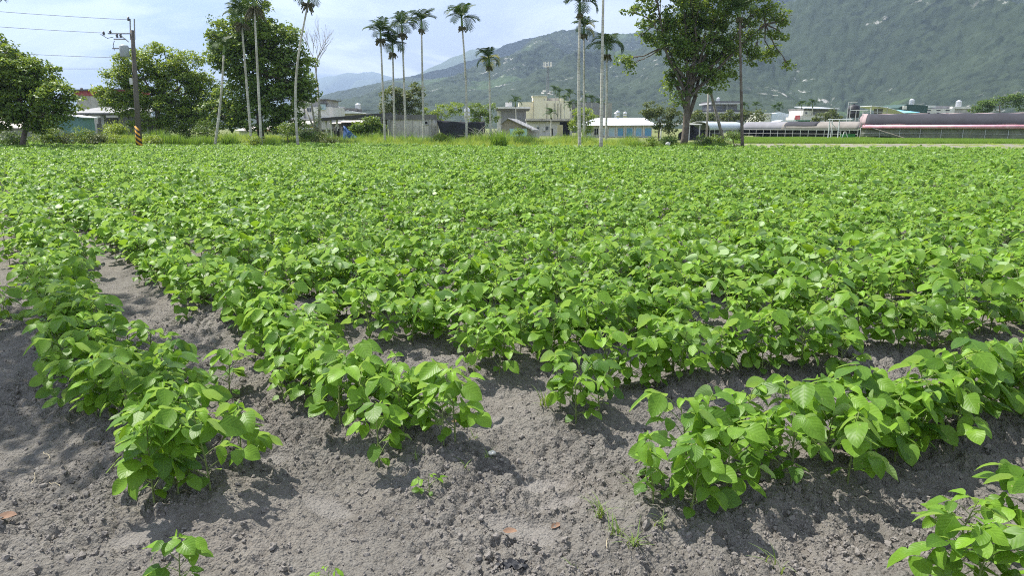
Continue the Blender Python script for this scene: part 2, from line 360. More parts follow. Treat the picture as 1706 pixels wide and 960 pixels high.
vo = N(t, 'ShaderNodeTexVoronoi', i_Scale=.12); t.links.new(co, vo.inputs[0]); sc_ = N(t, 'ShaderNodeSeparateColor'); t.links.new(vo.outputs['Color'], sc_.inputs[0])
c = mixc(t, mth(t, 'MULTIPLY', sc_.outputs[0], .65), c, (.050, .070, .040))
vo2 = N(t, 'ShaderNodeTexVoronoi', i_Scale=.05); t.links.new(co, vo2.inputs[0]); s2_ = N(t, 'ShaderNodeSeparateColor'); t.links.new(vo2.outputs['Color'], s2_.inputs[0])
c = mixc(t, mth(t, 'MULTIPLY', s2_.outputs[1], .22), c, (.012, .024, .012))
rock = mth(t, 'MULTIPLY', rmp(t, noise(t, co, .009, 3, .5), .52, .62), rmp(t, noise(t, co, .055, 5, .7), .60, .66))
c = mixc(t, mth(t, 'MULTIPLY', rock, .8), c, (.42, .41, .38))
mead = rmp(t, noise(t, co, .0042, 3, .55), .63, .67)
c = mixc(t, mth(t, 'MULTIPLY', mead, .4), c, (.08, .13, .045))
t.links.new(c, b.inputs['Base Color']); b.inputs['Roughness'].default_value = .9; b.inputs['Specular IOR Level'].default_value = .1
mountain('mountain', [-500, 300, 480, 540, 600, 640, 700, 760, 800, 840, 870, 900, 930, 960, 1000, 1040, 1090, 1150, 1220, 1320, 1450, 1706, 2300],
         [206, 196, 178, 165, 150, 140, 128, 111, 98, 76, 66, 60, 52, 50, 60, 60, 32, -8, -50, -115, -165, -195, -195], 620, 2500, 1500, 560, m_for, u0=-150, u1=1900)
m_far = SM('distant_forest', (.05, .08, .04), .9, .3, .004)
mountain('far_mountain', [-500, 100, 300, 420, 540, 570, 600, 640, 680, 720, 900, 2300], [185, 165, 150, 140, 135, 126, 120, 121, 134, 150, 190, 205], 4300, 7000, 420, 40, m_far, spur=1.5, crown=20, seed=11, back=1.1, cell=120)
mountain('distant_ridge', [-500, 560, 640, 680, 720, 760, 790, 830, 870, 1000, 2300], [204, 190, 160, 141, 118, 98, 82, 79, 78, 70, 60], 3300, 4300, 420, 60, m_far, spur=1.0, crown=14, seed=23, back=1.1, cell=70)

# haze: even air over the whole valley
def haze(density):
    m = bpy.data.materials.new('valley_haze'); m.use_nodes = True; t = m.node_tree; t.nodes.clear()
    o = t.nodes.new('ShaderNodeOutputMaterial'); v = t.nodes.new('ShaderNodeVolumePrincipled'); t.links.new(v.outputs[0], o.inputs['Volume'])
    v.inputs['Color'].default_value = (.50, .68, 1.0, 1); v.inputs['Density'].default_value = density; v.inputs['Anisotropy'].default_value = .25
    mb = MB().box(-6500, 6500, -3500, 8000, -5, 1420); ob = mb.build('haze', m); tag(ob, kind='stuff'); return ob
haze(2.15e-4)
# real clouds high over the valley: they lie above the picture and shade bands of the slope
def cloud(x, y, z, sx, sy, sz, seed):
    rs = np.random.default_rng(seed); V = []; Qs = []; n, m_ = 48, 24
    for i in range(m_ + 1):
        for j in range(n):
            th = math.pi * i / m_; ph = 2 * math.pi * j / n; V.append((math.sin(th) * math.cos(ph), math.sin(th) * math.sin(ph), math.cos(th)))
    V = np.array(V); f = 1 + .55 * (fbm(V[:, 0] * 2.2 + seed + V[:, 2], V[:, 1] * 2.2, 4, seed) - .5) * 2; V = V * f[:, None] * np.array([sx, sy, sz])
    for i in range(m_):
        for j in range(n): Qs.append((i * n + j, (i + 1) * n + j, (i + 1) * n + (j + 1) % n, i * n + (j + 1) % n))
    o = link('cloud', fast_mesh('cloud', V, Qs, SM('cloud_white', (.8, .8, .8), 1., .02, .01, bmp=0, spec=0), True), None, (x, y, z)); o['kind'] = 'structure'
cloud(-60, 2350, 1900, 560, 130, 60, 3); cloud(520, 2750, 1950, 330, 100, 50, 5); cloud(-900, 2950, 1900, 420, 150, 60, 8)

# ================================================================== SOYBEAN
m_soy = leafmat('soybean_leaf', (.016, .064, .012), (.235, .42, .038), under=(.30, .42, .18), trans=.32, rough=.42, veins=True, spec=.22)
m_stem = SM('soybean_stem', (.17, .22, .07), .7, .25, 30)
_s = np.linspace(0, 1, 8); _t = np.linspace(-1, 1, 5); TT, SS = np.meshgrid(_t, _s)
_ii = np.arange(40).reshape(8, 5); LQ = np.stack([_ii[:-1, :-1], _ii[1:, :-1], _ii[1:, 1:], _ii[:-1, 1:]], -1).reshape(-1, 4)
_pr = (_s ** .52) * ((1 - _s) ** .78); _pr = _pr / _pr.max(); _pr = _pr[:, None]
def leaflet(rs, L, W, fold, droop):
    ph = rs.uniform(0, 6); y = TT * W * _pr
    z = fold * abs(y) - droop * L * SS ** 2.0 + .05 * W * np.sin(SS * 8 + ph) * TT ** 2 + .035 * L * np.sin(SS * 4 + ph) + .03 * W * np.sin(SS * 13 + ph) * TT
    return np.stack([L * SS, y, z], -1).reshape(-1, 3)
UVL = np.stack([SS, TT * .5 + .5], -1).reshape(-1, 2)
def frame(d, up, roll=0.):
    d = Vector(d).normalized(); u = Vector(up); u = (u - d * u.dot(d)).normalized(); s = u.cross(d)
    if roll: q = Matrix.Rotation(roll, 3, d); u = q @ u; s = q @ s
    return np.array([list(d), list(s), list(u)])      # rows: x (length), y (across), z (normal)
def soy_plant(seed, H=.30, nodes=6, ls=1., flip=.05, bare=False, tops=True):
    rs = random.Random(seed); V, Qs, UV, TN = [], [], [], []; n = 0; st = MB()
    lean = Vector((rs.uniform(-.12, .12), rs.uniform(-.12, .12), 0)) * H * 1.4; base = Vector((0, 0, -.02))
    def stem_at(f): return base + Vector((lean.x * f * f, lean.y * f * f, H * f + .02 * f))
    st.tube([stem_at(f) for f in (0, .25, .5, .75, 1)], [.0042, .0038, .0032, .0026, .0018], 5, False)
    def put(lv, org, M3, tone):
        nonlocal n
        V.append(lv @ M3 + np.array(org)); Qs.append(LQ + n); UV.append(UVL); TN.append(np.full(40, tone)); n += 40
    az0 = rs.uniform(0, 6.28)
    # round first leaves low on the stem
    for k in range(2):
        az = az0 + 1.57 + k * math.pi + rs.uniform(-.3, .3); p = stem_at(.28); d = Vector((math.cos(az), math.sin(az), rs.uniform(-.1, .4)))
        e = p + d.normalized() * .025; st.tube([p, e], .0014, 4, False); L = rs.uniform(.045, .06) * ls
        put(leaflet(rs, L, L * .47, .05, .35), e, frame((d.x, d.y, -.15), (0, 0, 1), rs.uniform(-.4, .4)), rs.uniform(.1, .5))
    for i in range(nodes):
        f = .26 + .74 * i / max(1, nodes - 1); p = stem_at(min(1, f)); az = az0 + i * math.pi + rs.uniform(-.7, .7)
        young = (i == nodes - 1)
        pl = rs.uniform(.07, .14) * (1.25 - .5 * f) * ls * (.45 if young else 1); ele = rs.uniform(.35, .85) + .35 * f
        d = Vector((math.cos(az) * math.cos(ele), math.sin(az) * math.cos(ele), math.sin(ele)))
        e = p + d * pl; e = e - Vector((0, 0, .012)); st.tube([p, p + d * pl * .55, e], [.0022, .0017, .0013], 4, False)
        L = rs.uniform(.068, .112) * ls * (.5 if young else 1.) * (.8 + .3 * f)
        tone = rs.uniform(.05, .8) if not young else rs.uniform(.75, 1.); tone = min(1, tone + .18 * f)
        droop0 = rs.uniform(-.05, .45)
        for k, da in enumerate((0, 1.25, -1.25)):
            a = az + da + rs.uniform(-.18, .18); dz = -droop0 + rs.uniform(-.2, .12) - (.12 if k else 0)
            dd = Vector((math.cos(a), math.sin(a), dz)); o_ = e + (Vector((math.cos(az), math.sin(az), -.1)) * (.022 * ls if k == 0 else 0.))
            roll = rs.gauss(0, .48); 
            if rs.random() < flip: roll = rs.choice((-1, 1)) * rs.uniform(1.7, 2.7)
            LL = L * (1.08 if k == 0 else .95) * rs.uniform(.9, 1.1); foldv = rs.uniform(.02, .38) if not young else .8
            put(leaflet(rs, LL, LL * rs.uniform(.30, .40) * (1.12 if k == 0 else 1.), foldv, rs.uniform(.05, .38)), o_, frame(dd, (0, 0, 1), roll), tone + rs.uniform(-.12, .12))
    V = np.concatenate(V); Qs = np.concatenate(Qs); UV = np.concatenate(UV); TN = np.clip(np.concatenate(TN), 0, 1)
    return V, Qs, UV, TN, st
def soy_meshes(seed, combined=False, **kw):
    V, Qs, UV, TN, st = soy_plant(seed, **kw)
    fol = fast_mesh('foliage', V, Qs, m_soy, True, UV, {'tone': TN})
    sm = bpy.data.meshes.new('stem'); sm.from_pydata([tuple(p) for p in st.v], [], st.f); sm.materials.append(m_stem)
    both = None
    if combined:
        sv = np.array([tuple(p) for p in st.v]); sf = np.array([f for f in st.f])
        both = fast_mesh('soybean_form', np.concatenate([V, sv]), np.concatenate([Qs, sf + len(V)]), [m_soy, m_stem], True,
                         np.concatenate([UV, np.zeros((len(sv), 2))]), {'tone': np.concatenate([TN, np.zeros(len(sv))])}, midx=[0] * len(Qs) + [1] * len(sf))
    return fol, sm, both
VAR = [soy_meshes(100 + i, True, H=.24 + .012 * (i % 6), nodes=8 + i % 3, ls=.82 + .04 * (i % 4), flip=0. if i % 3 else .16) for i in range(12)]
FARVAR = VAR
def in_view(x, y, m=1.5):
    return y > .8 and abs(x) < y * .765 + m + .4
plants = []     # x, y, row name, order
def along(line, spacing, name, lat, ymax=1e9):
    s = 0; k = 0
    for i in range(len(line) - 1):
        a, b = np.array(line[i]), np.array(line[i + 1]); L = np.linalg.norm(b - a); d = (b - a) / L; nn = np.array([-d[1], d[0]]); q = s
        while q < L:
            p = a + d * q; sp_ = spacing * (1 if p[1] < 14 else 1.35)
            j = random.gauss(0, lat); pp = p + nn * j + d * random.uniform(-.04, .04)
            if in_view(*pp) and pp[1] < far_edge(pp[0]) + .0: plants.append((pp[0], pp[1], name, k)); 
            k += 1; q += sp_ * random.uniform(.75, 1.25)
        s = q - L
along(A_LINE, .062, 'A', .14); along(B_LINE, .062, 'B', .15)
for sh in (.72, 1.4, 2.1, 2.8, 3.5):
    al = [(x - N0[0] * sh, y - N0[1] * sh) for x, y in A_LINE[3:]]; along(al, .12, 'A2', .12)
for k in range(len(OFFS)):
    s = row_start(k); off = OFFS[k]; i = 0; t_ = s
    while t_ < 140:
        p = off * N1 + t_ * D1; Y = p[1]
        if p[0] > Y * .765 + 3 or Y > far_edge(p[0]): break
        spc = (.072 if k < 4 else .062) if Y < 6 else (.085 if Y < 14 else (.145 if Y < 28 else .19))
        j = random.gauss(0, .09 if k < 4 else (.14 if k < 8 else .17)); pp = p + N1 * j + D1 * random.uniform(-.03, .03)
        if in_view(*pp) and random.random() > .03: plants.append((pp[0], pp[1], 'R%d' % k, i)); i += 1
        t_ += spc * random.uniform(.7, 1.3)
plants.sort(key=lambda q: math.hypot(q[0], q[1]) + (2 if abs(q[0]) > q[1] * .76 + .2 else 0))
print('PLANTS', len(plants))
_on = 'first second third fourth fifth sixth seventh eighth ninth tenth eleventh twelfth thirteenth fourteenth fifteenth sixteenth seventeenth eighteenth nineteenth'.split()
def ordinal(n):
    if n < 20: return _on[n - 1]
    t_ = 'twenty thirty forty fifty sixty seventy eighty ninety'.split()[n // 10 - 2]
    return (t_[:-1] + 'ieth') if n % 10 == 0 else t_ + '-' + _on[n % 10 - 1]
ROWDESC = {'A': 'row left of the long furrow', 'B': 'row right of the long furrow', 'A2': 'outer rows at the left edge', 'R0': 'stub row in the lower right corner',
           'R1': 'front row in the lower right', 'R2': 'bright row before the shaded gap', 'R3': 'first row behind the shaded gap'}
def add_plant(x, y, var, sc, label, group, rz=None, fol=None, sm=None, cat='soybean plant', sz=None):
    t = thing('soybean_plant', label, cat, (x, y, ground_z(x, y) - .004), random.uniform(0, 6.28) if rz is None else rz, group)
    t.scale = (sc, sc, sz or sc)
    link('foliage', fol or VAR[var][0], t); link('stem', sm or VAR[var][1], t); return t
NIND = 285; cnt = {}
ind, rest = plants[:NIND], plants[NIND:]
rows = {}
for q in ind: rows.setdefault(q[2], []).append(q)
for rn, L in rows.items():
    L.sort(key=lambda q: q[3]); n = len(L)
    d = ROWDESC.get(rn) or '%s row behind the shaded gap' % ordinal(int(rn[1:]) - 2)
    g = 'soybean plants of the ' + d
    for i, q in enumerate(L):
        lab = '%s soybean plant from the near end of the %s' % (ordinal(i + 1), d)
        sc = random.uniform(.86, 1.14)
        if rn == 'R2': sc *= 1.05
        if rn in ('R0', 'R1'): sc *= .93
        add_plant(q[0], q[1], random.choice((1, 2, 4, 5, 7, 8, 10, 11)), sc, lab, g)
pts, rots, scl, idx = [], [], [], []
zr = macro(np.array([q[0] for q in rest]), np.array([q[1] for q in rest]))
for q, z in zip(rest, zr):
    pts.append((q[0], q[1], z)); rots.append((random.gauss(0, .07), random.gauss(0, .07), random.uniform(0, 6.28)))
    k = (1.0 if q[1] < 14 else 1.12) * random.uniform(.84, 1.24) * (.84 + .32 * float(vnoise(np.array([q[0] * .5]), np.array([q[1] * .5]), 8)[0])); scl.append((k, k, k * random.uniform(.9, 1.1))); idx.append(random.randrange(12))
stuff_instances('soybean_field', 'dense green soybean crop filling the field', 'crop', [v[2] for v in VAR], pts, rots, scl, idx)
# lone seedlings in the bare soil
sf, ss, _ = soy_meshes(901, H=.13, nodes=4, ls=.72)
for (u, v, sc, lab) in [(303, 1000, 1.1, 'small soybean seedling alone at the bottom left in bare soil'), (716, 832, .62, 'tiny two-leaved soybean seedling in bare soil below the middle clump'),
                        (1076, 846, .8, 'stunted soybean seedling with pale leaf at the near end of the bright row'), (548, 975, .45, 'bud of a soybean seedling just breaking the bottom centre soil')]:
    x, y = gp(u, v); big = u == 303; add_plant(x, y, 2, .72 if big else sc, lab, 'lone soybean seedlings', fol=None if big else sf, sm=None if big else ss, cat='seedling')

# ------------------------------------------------------------------ crumbs of soil, weeds, litter
def clod(seed):
    rs = np.random.default_rng(seed); import bmesh
    bm = bmesh.new(); bmesh.ops.create_icosphere(bm, subdivisions=2, radius=1)
    for v in bm.verts:
        n = v.co; f = 1 + .28 * math.sin(n.x * 3.1 + seed) * math.cos(n.y * 4.3 + seed * 2) + rs.normal() * .15
        v.co = Vector((n.x * f, n.y * f * .85, n.z * f * .65))
    me = bpy.data.meshes.new('soil_crumb_form'); bm.to_mesh(me); bm.free(); me.materials.append(m_soil); return me
m_crumb = SM('soil_crumb', (.19, .175, .16), .95, .25, 1.5, bmp=0, spec=.1)
CL = [clod(i) for i in range(6)]
for me in CL: me.materials.clear(); me.materials.append(m_crumb)
n = 30000; u_ = rng.uniform(-60, 1766, n); yy = 2.0 / rng.uniform(.32, 1, n); xx = (u_ - 853) / F * (yy * .974 + .34)
den = fbm(xx * 1.7, yy * 1.7, 3, 21); keep = (rng.uniform(0, 1, n) < np.clip(den * 2 - .4, .1, 1)) & (patchmask(xx, yy) < .3) & (yy < 6.2); xx, yy = xx[keep], yy[keep]; n = len(xx)
sz = np.clip(rng.lognormal(-5.5, .55, n), .0018, .018); z0 = soil_h(xx, yy)
stuff_instances('soil_crumbs', 'loose grey crumbs of tilled soil', 'soil', CL, np.stack([xx, yy, z0 + sz * .2], -1), rng.uniform(0, 6.28, (n, 3)), np.repeat(sz[:, None], 3, 1), rng.integers(0, 6, n))

def grass_mesh(seed, n, h, spread, wid, lean, mat, nseg=4, name='grass_form'):
    rs = np.random.default_rng(seed); V, Qs, T = [], [], []; k = 0
    for i in range(n):
        az = rs.uniform(0, 6.28); r = spread * math.sqrt(rs.uniform()); px, py = r * math.cos(rs.uniform(0, 6.28)), r * math.sin(rs.uniform(0, 6.28))
        H = h * rs.uniform(.5, 1.1); ln = lean * rs.uniform(.3, 1.4) * H; w_ = wid * rs.uniform(.7, 1.3); sa = az + 1.57; tn = rs.uniform(0, 1)
        for s in range(nseg + 1):
            f = s / nseg; cx = px + math.cos(az) * ln * f * f; cy_ = py + math.sin(az) * ln * f * f; z = H * (f - .28 * lean * f * f * f) - .01; ww = w_ * (1 - f ** 1.6) + wid * .06
            V += [(cx - math.cos(sa) * ww, cy_ - math.sin(sa) * ww, z), (cx + math.cos(sa) * ww, cy_ + math.sin(sa) * ww, z)]; T += [tn, tn]
            if s: Qs.append((k, k + 1, k + 3, k + 2)); k += 2
        k += 2
    return fast_mesh(name, V, Qs, mat, True, attrs={'tone': T})
m_grass = leafmat('verge_grass', (.15, .24, .04), (.34, .44, .10), trans=.35, rough=.6, spec=.2)
m_tall = leafmat('tall_grass', (.07, .155, .02), (.17, .29, .045), trans=.35, rough=.55, spec=.2)
m_weed = leafmat('weed_blade', (.12, .19, .05), (.24, .33, .10), trans=.3, rough=.6, spec=.2)
m_rice = leafmat('rice_blade', (.11, .20, .03), (.19, .31, .05), trans=.35, rough=.6, spec=.2)
WD = [('slender pale weed tuft at the near end of the shaded row', 905, 705, .16, 12), ('small weed beside the white snail shell', 812, 785, .06, 8), ('thin sprig of weed left of the snail shell', 778, 805, .06, 6),
      ('spreading weed in the bare soil right of the smooth footprints', 1000, 880, .11, 16), ('pale weed at the bottom near the middle of the bare soil', 1055, 935, .10, 16),
      ('small upright weed at the bottom edge below the dry leaf', 962, 948, .07, 9), ('low weed in front of the near end of the bright row', 1155, 880, .10, 10), ('tall thin weed at the bottom edge in the bare strip', 1285, 965, .12, 7),
      ('thread-like weed by the smooth grey footprint', 1062, 850, .09, 10), ('bushy little weed under the stunted seedling', 1165, 835, .08, 10), ('leafy weed tuft left of the pale bottom weed', 1025, 915, .09, 14), ('weed tuft right of the pale bottom weed', 1095, 912, .07, 10), ('thin weed beside the near end of the middle clump', 700, 790, .05, 7), ('sparse weed on the bare soil between the right rows', 1005, 690, .06, 7), ('weed sprout at the shaded edge of the middle clump', 790, 748, .05, 7)]
for i, (lab, u, v, h, nb) in enumerate(WD):
    x, y = gp(u, v); o = link('weed', grass_mesh(40 + i, nb, h, .018 + .05 * h, .0022 + h * .008, .9, m_weed, 5, 'weed'), None, (x, y, ground_z(x, y))); tag(o, lab, 'weed', 'weeds in the bare soil')
# litter
m_dry = SM('dry_leaf', (.16, .095, .06), .8, .3, 40); m_straw = SM('straw', (.42, .36, .24), .8, .2, 30); m_shell = SM('snail_shell', (.72, .68, .6), .45, .12, 40); m_plast = SM('black_plastic', (.012, .013, .017), .5, .2, 30)
def dryleaf(u, v, L, rz, lab):
    rs = random.Random(int(u)); x, y = gp(u, v); me = fast_mesh('dry_leaf', leaflet(rs, L, L * .28, .5, -.25), LQ, m_dry, True, UVL)
    o = link('dry_leaf', me, None, (x, y, ground_z(x, y) + .012)); o.rotation_euler = (.15, .1, rz); tag(o, lab, 'dry leaf', 'dry leaves on the soil')
dryleaf(838, 900, .055, -.3, 'narrow orange dry leaf on the smooth grey footprint'); dryleaf(918, 888, .045, .5, 'curled reddish brown dry leaf right of the smooth footprint')
dryleaf(-6, 882, .085, .1, 'large brown dry leaf at the left picture edge'); dryleaf(752, 726, .04, .5, 'pale brown dry leaf in the shade of the middle clump')
rsr = random.Random(5)
for i, (u, v) in enumerate([(60, 812), (95, 822), (80, 770), (330, 590), (315, 855), (25, 800), (1010, 990 - 60), (480, 690)]):
    x, y = gp(u, v); a = rsr.uniform(0, 3.1); L = rsr.uniform(.05, .11); pt = []
    for k in range(6):
        f = k / 5 - .5; px, py = x + math.cos(a) * L * f, y + math.sin(a) * L * f + .012 * math.sin(k); pt.append((px, py, ground_z(px, py) + .010))
    o = MB().tube(pt, .0012, 5).build('straw', m_straw); tag(o, ['bent straw lying in the far left soil', 'straw beside the bent straw at left', 'straw on the left soil above the bent straws', 'straw across the long furrow', 'straw tucked under the front left clump', 'short straw at the left picture edge', 'straw by the weeds at the bottom', 'straw beside the near end of the furrow'][i], 'straw', 'straws on the soil')
x, y = gp(819, 782); z = ground_z(x, y)
sh = thing('snail_shell', 'round white snail shell lying on the soil below the middle clump', 'snail shell', (x, y, z))
mb = MB()
for k in range(40):
    pass
pt, rd = [], []
for k in range(44):
    a = k * .32; r = .0125 * math.exp(-.085 * a); pt.append((r * math.cos(a), r * math.sin(a), .013 + .010 * (1 - math.exp(-.09 * a)))); rd.append(max(.0012, .0095 * math.exp(-.1 * a)))
MB().tube(pt, rd, 9).build('whorl', m_shell, sh, True)
MB().lathe([(.0015, .020), (.004, .023), (.0008, .026)], 10).build('apex', m_shell, sh, True)
x, y = gp(852, 952); V, Qs = [], []
for i in range(9):
    for j in range(7):
        fx, fy = i / 8, j / 6; px, py = x - .05 + .1 * fx + .01 * math.sin(j * 2), y - .02 + .05 * fy + .008 * math.sin(i * 1.7); V.append((px, py, ground_z(x, y) + .012 + .012 * math.sin(i * 2.1 + j) * math.cos(j * 1.9)))
for i in range(8):
    for j in range(6): Qs.append((i * 7 + j, i * 7 + j + 1, i * 7 + j + 8, i * 7 + j + 7))
tag(link('plastic_scrap', fast_mesh('plastic_scrap', V, Qs, m_plast, True)), 'crumpled shiny black plastic scrap at the bottom edge of the soil', 'plastic scrap')

# ================================================================== VERGE, PADDY GRASS
GV = [grass_mesh(200 + i, 46, .55, .22, .008, .55, m_grass, 4) for i in range(5)] + [grass_mesh(230 + i, 40, .8, .2, .011, .6, m_tall, 4) for i in range(2)]
pts = []; sc_l = []; ix = []
def scatter(n, xr, dr, hfun, tall=.1, cond=None):
    k = 0
    while k < n:
        x = random.uniform(*xr); d = random.uniform(*dr); y = float(far_edge(x)) + d
        if not in_view(x, y, 3): continue
        k += 1
        if cond and not cond(x, y): continue
        pts.append((x, y, 0)); h = hfun(x, d) * random.uniform(.7, 1.25); sc_l.append((random.uniform(.9, 1.4), random.uniform(.9, 1.4), h)); ix.append(random.randrange(5) if random.random() > tall else random.randrange(5, 7))
hf = lambda x, d: (.6 + .2 * d if d < 4 else 1.4) * (.65 + .8 * float(vnoise(np.array([x * .45]), np.array([d * .4]), 3)[0]))
xr_edge = at(1090, 42)
scatter(5600, (-46, xr_edge), (.15, 9), hf, .12)
scatter(2600, (-55, 22), (9, 26), lambda x, d: .8, .3, cond=lambda x, y: x < xr_edge - 2)
scatter(500, (xr_edge, 48), (.0, 1.0), lambda x, d: .25, .0)
scatter(500, (at(1085, 42), at(1245, 42)), (1, 5), lambda x, d: .7, .6)
for _ in range(500):
    x = random.uniform(at(1225, 44), 46); y = random.uniform(float(far_edge(x)), 62); pts.append((x, y, .01)); sc_l.append((1, 1, random.uniform(.08, .28))); ix.append(random.randrange(5))
n = len(pts); stuff_instances('verge_grass', 'rough light green grass growing along the far edge of the field', 'grass', GV, pts, [(0, 0, random.uniform(0, 6.28)) for _ in range(n)], sc_l, ix)
RV = [grass_mesh(260 + i, 70, .32, .5, .009, .3, m_rice, 3) for i in range(3)]
pts = []
while len(pts) < 6500:
    y = random.uniform(64, 92); x = random.uniform(at(1228, y), y * .77 + 2)
    if y > 64 - .03 * (x - 22): pts.append((x, y, .02))
n = len(pts); stuff_instances('rice', 'bright green young rice in the strip before the greenhouses', 'rice', RV, pts, [(0, 0, random.uniform(0, 6.28)) for _ in range(n)], [(random.uniform(.9, 1.2),) * 2 + (random.uniform(.7, 1.0),) for _ in range(n)], [random.randrange(3) for _ in range(n)])

# ================================================================== TREES
def leafcloud(rs, centers, radii, per, ls, squash=.55, tone=None, droop=0.):
    """leaf-sized folded diamonds gathered in clumps; each clump shares an age tone"""
    C0, R0, T0 = [], [], []
    for c, r, tn in zip(centers, radii, tone):
        k = max(4, int(per * rs.uniform(.6, 1.3))); d = rs.normal(size=(k, 3)); d /= np.linalg.norm(d, axis=1)[:, None]; d *= (rs.uniform(.25, 1, k) ** .5)[:, None] * r
        d[:, 2] *= squash; C0.append(d + c); T0.append(np.clip(tn + rs.normal(0, .14, k), 0, 1)); R0.append(d / r)
    c = np.concatenate(C0); tn = np.concatenate(T0); out = np.concatenate(R0); n = len(c)
    nrm = rs.normal(size=(n, 3)) * .55 + out * .5 + np.array([0, 0, .75]); nrm /= np.linalg.norm(nrm, axis=1)[:, None]
    a = rs.normal(size=(n, 3)); a[:, 2] -= droop; a -= nrm * (a * nrm).sum(1)[:, None]; a /= np.linalg.norm(a, axis=1)[:, None] + 1e-9; b = np.cross(nrm, a)
    L = (ls * rs.uniform(.6, 1.25, n))[:, None]; W = L * .33; fold = nrm * L * .10
    # two rhombic halves folded along the midrib, six corners
    p = np.stack([c - a * L * .5, c - a * L * .12 + b * W + fold, c + a * L * .5 - nrm * L * .12, c - a * L * .12 - b * W + fold], 1)
    return p.reshape(-1, 3), np.arange(n * 4).reshape(n, 4), np.repeat(tn, 4)
def blob_clumps(rs, blobs, n, cr):
    """clump centres through the blobs, denser at their skins"""
    w_ = np.array([b[3] ** 2 * 1.0 for b in blobs]); w_ = w_ / w_.sum(); ctr, bi = [], []
    for k in range(n):
        i = rs.choice(len(blobs), p=w_); x, y, z, r = blobs[i][:4]; d = rs.normal(size=3); d /= np.linalg.norm(d); q = r * rs.uniform(.35, 1.0) ** .6
        ctr.append((x + d[0] * q, y + d[1] * q * .8, z + d[2] * q * .85)); bi.append(i)
    return np.array(ctr), bi
m_bark = SM('bark', (.13, .105, .085), .9, .35, 3, dirt=(.26, .25, .22), dirtamt=.5, bmp=.5)
m_palebark = SM('pale_bark', (.36, .34, .30), .85, .3, 4, dirt=(.12, .11, .09), dirtamt=.8, bmp=.4)
def tree(name, label, cat, tu, D, trunk, blobs_px, nclump, per, ls, mat, cr=.55, seed=1, tr=.22, group=None, squash=.55, bark=None, twigs=1., tonerange=(.1, .9), gz=0., extra_trunk=None):
    """tu: trunk pixel column, D distance; blobs_px: (u, v, radius_px, depth offset m)"""
    rs = np.random.default_rng(seed); x0 = at(tu, D); T = thing(name, label, cat, (x0, D, gz), 0, group)
    bl = [(at(u, D + dy, zz(v, D + dy)), D + dy, zz(v, D + dy), r * D / F) for u, v, r, dy in blobs_px]
    ctr, bi = blob_clumps(rs, bl, nclump, cr); ctr[:, 2] = np.maximum(ctr[:, 2], gz + cr * .5)
    tones = rs.uniform(*tonerange, nclump); rad = cr * rs.uniform(.6, 1.3, nclump)
    V, Qd, Tn = leafcloud(rs, ctr, rad, per, ls, squash, tones); V = V - np.array([x0, D, gz])
    hue = np.repeat(np.repeat((rs.uniform(0, 1, len(Qd) // 1) < .05) * .6, 4), 1)
    link('crown', fast_mesh('crown', V, Qd, mat, False, attrs={'tone': Tn, 'hue': hue}), T)
    mb = MB(); top = Vector((at(trunk[0], D, zz(trunk[1], D)) - x0, 0, zz(trunk[1], D) - gz)); kk = 6
    pts = [Vector((top.x * (f ** 1.3) + .06 * math.sin(f * 7 + seed), .05 * math.sin(f * 5), top.z * f - .05)) for f in np.linspace(0, 1, kk)]
    mb.tube(pts, [tr * (1.35 - .25) if i == 0 else tr * (1 - .35 * i / kk) for i in range(kk)], 10)
    for et in (extra_trunk or []):
        e = Vector((at(et[0], D, zz(et[1], D)) - x0, .3, zz(et[1], D) - gz)); st_ = pts[int(et[2])]
        mb.tube([st_, st_.lerp(e, .5) + Vector((.1, 0, -.1)), e], [tr * .6, tr * .5, tr * .35], 8)
    for i, b_ in enumerate(bl):
        c_ = Vector((b_[0] - x0, b_[1] - D, b_[2] - gz)); s_ = pts[-1] if i % 2 else pts[-2]
        if c_.z < s_.z * .75 and abs(c_.x) < 3: s_ = pts[max(2, kk - 3)]
        if b_[3] < 19 * D / F and len(bl) > 9:
            s_ = min([Vector((q_[0] - x0, q_[1] - D, q_[2] - gz)) for q_ in bl if q_[3] > 24 * D / F], key=lambda w_: (w_ - c_).length)
        mid = s_.lerp(c_, .5) + Vector((rs.normal() * .2, rs.normal() * .2, -.12 * (c_ - s_).length * rs.uniform(-.4, 1)))
        mb.tube([s_, s_.lerp(mid, .6), mid, mid.lerp(c_, .6) + Vector((0, 0, .1)), c_], [tr * k_ * (.5 if b_[3] < 19 * D / F else 1) for k_ in (.42, .36, .28, .2, .12)], 6, False)
        js = [j for j in range(nclump) if bi[j] == i]
        for j in js[:int(7 * twigs)]:
            e = Vector(ctr[j]) - Vector((x0, D, gz)); q = mid.lerp(c_, rs.uniform(.2, 1)); mb.tube([q, q.lerp(e, .5) + Vector((0, 0, .08)), e], [tr * .13, tr * .09, tr * .04], 4, False)
    mb.build('trunk', bark or m_bark, T, True); return T
L_dark = leafmat('leaf_dark', (.03, .075, .014), (.12, .20, .035), trans=.28, rough=.5, hue=(.22, .2, .04))
L_mid = leafmat('leaf_mid', (.045, .11, .018), (.20, .29, .045), trans=.3, rough=.5, hue=(.2, .22, .04))
L_light = leafmat('leaf_light', (.07, .14, .02), (.28, .38, .06), trans=.34, rough=.5, hue=(.28, .3, .06))
L_deep = leafmat('leaf_deep', (.05, .11, .022), (.225, .32, .065), trans=.3, rough=.5, spec=.3, hue=(.15, .2, .05))
L_olive = leafmat('leaf_olive', (.055, .085, .022), (.14, .18, .05), trans=.25, rough=.55, hue=(.22, .2, .07))

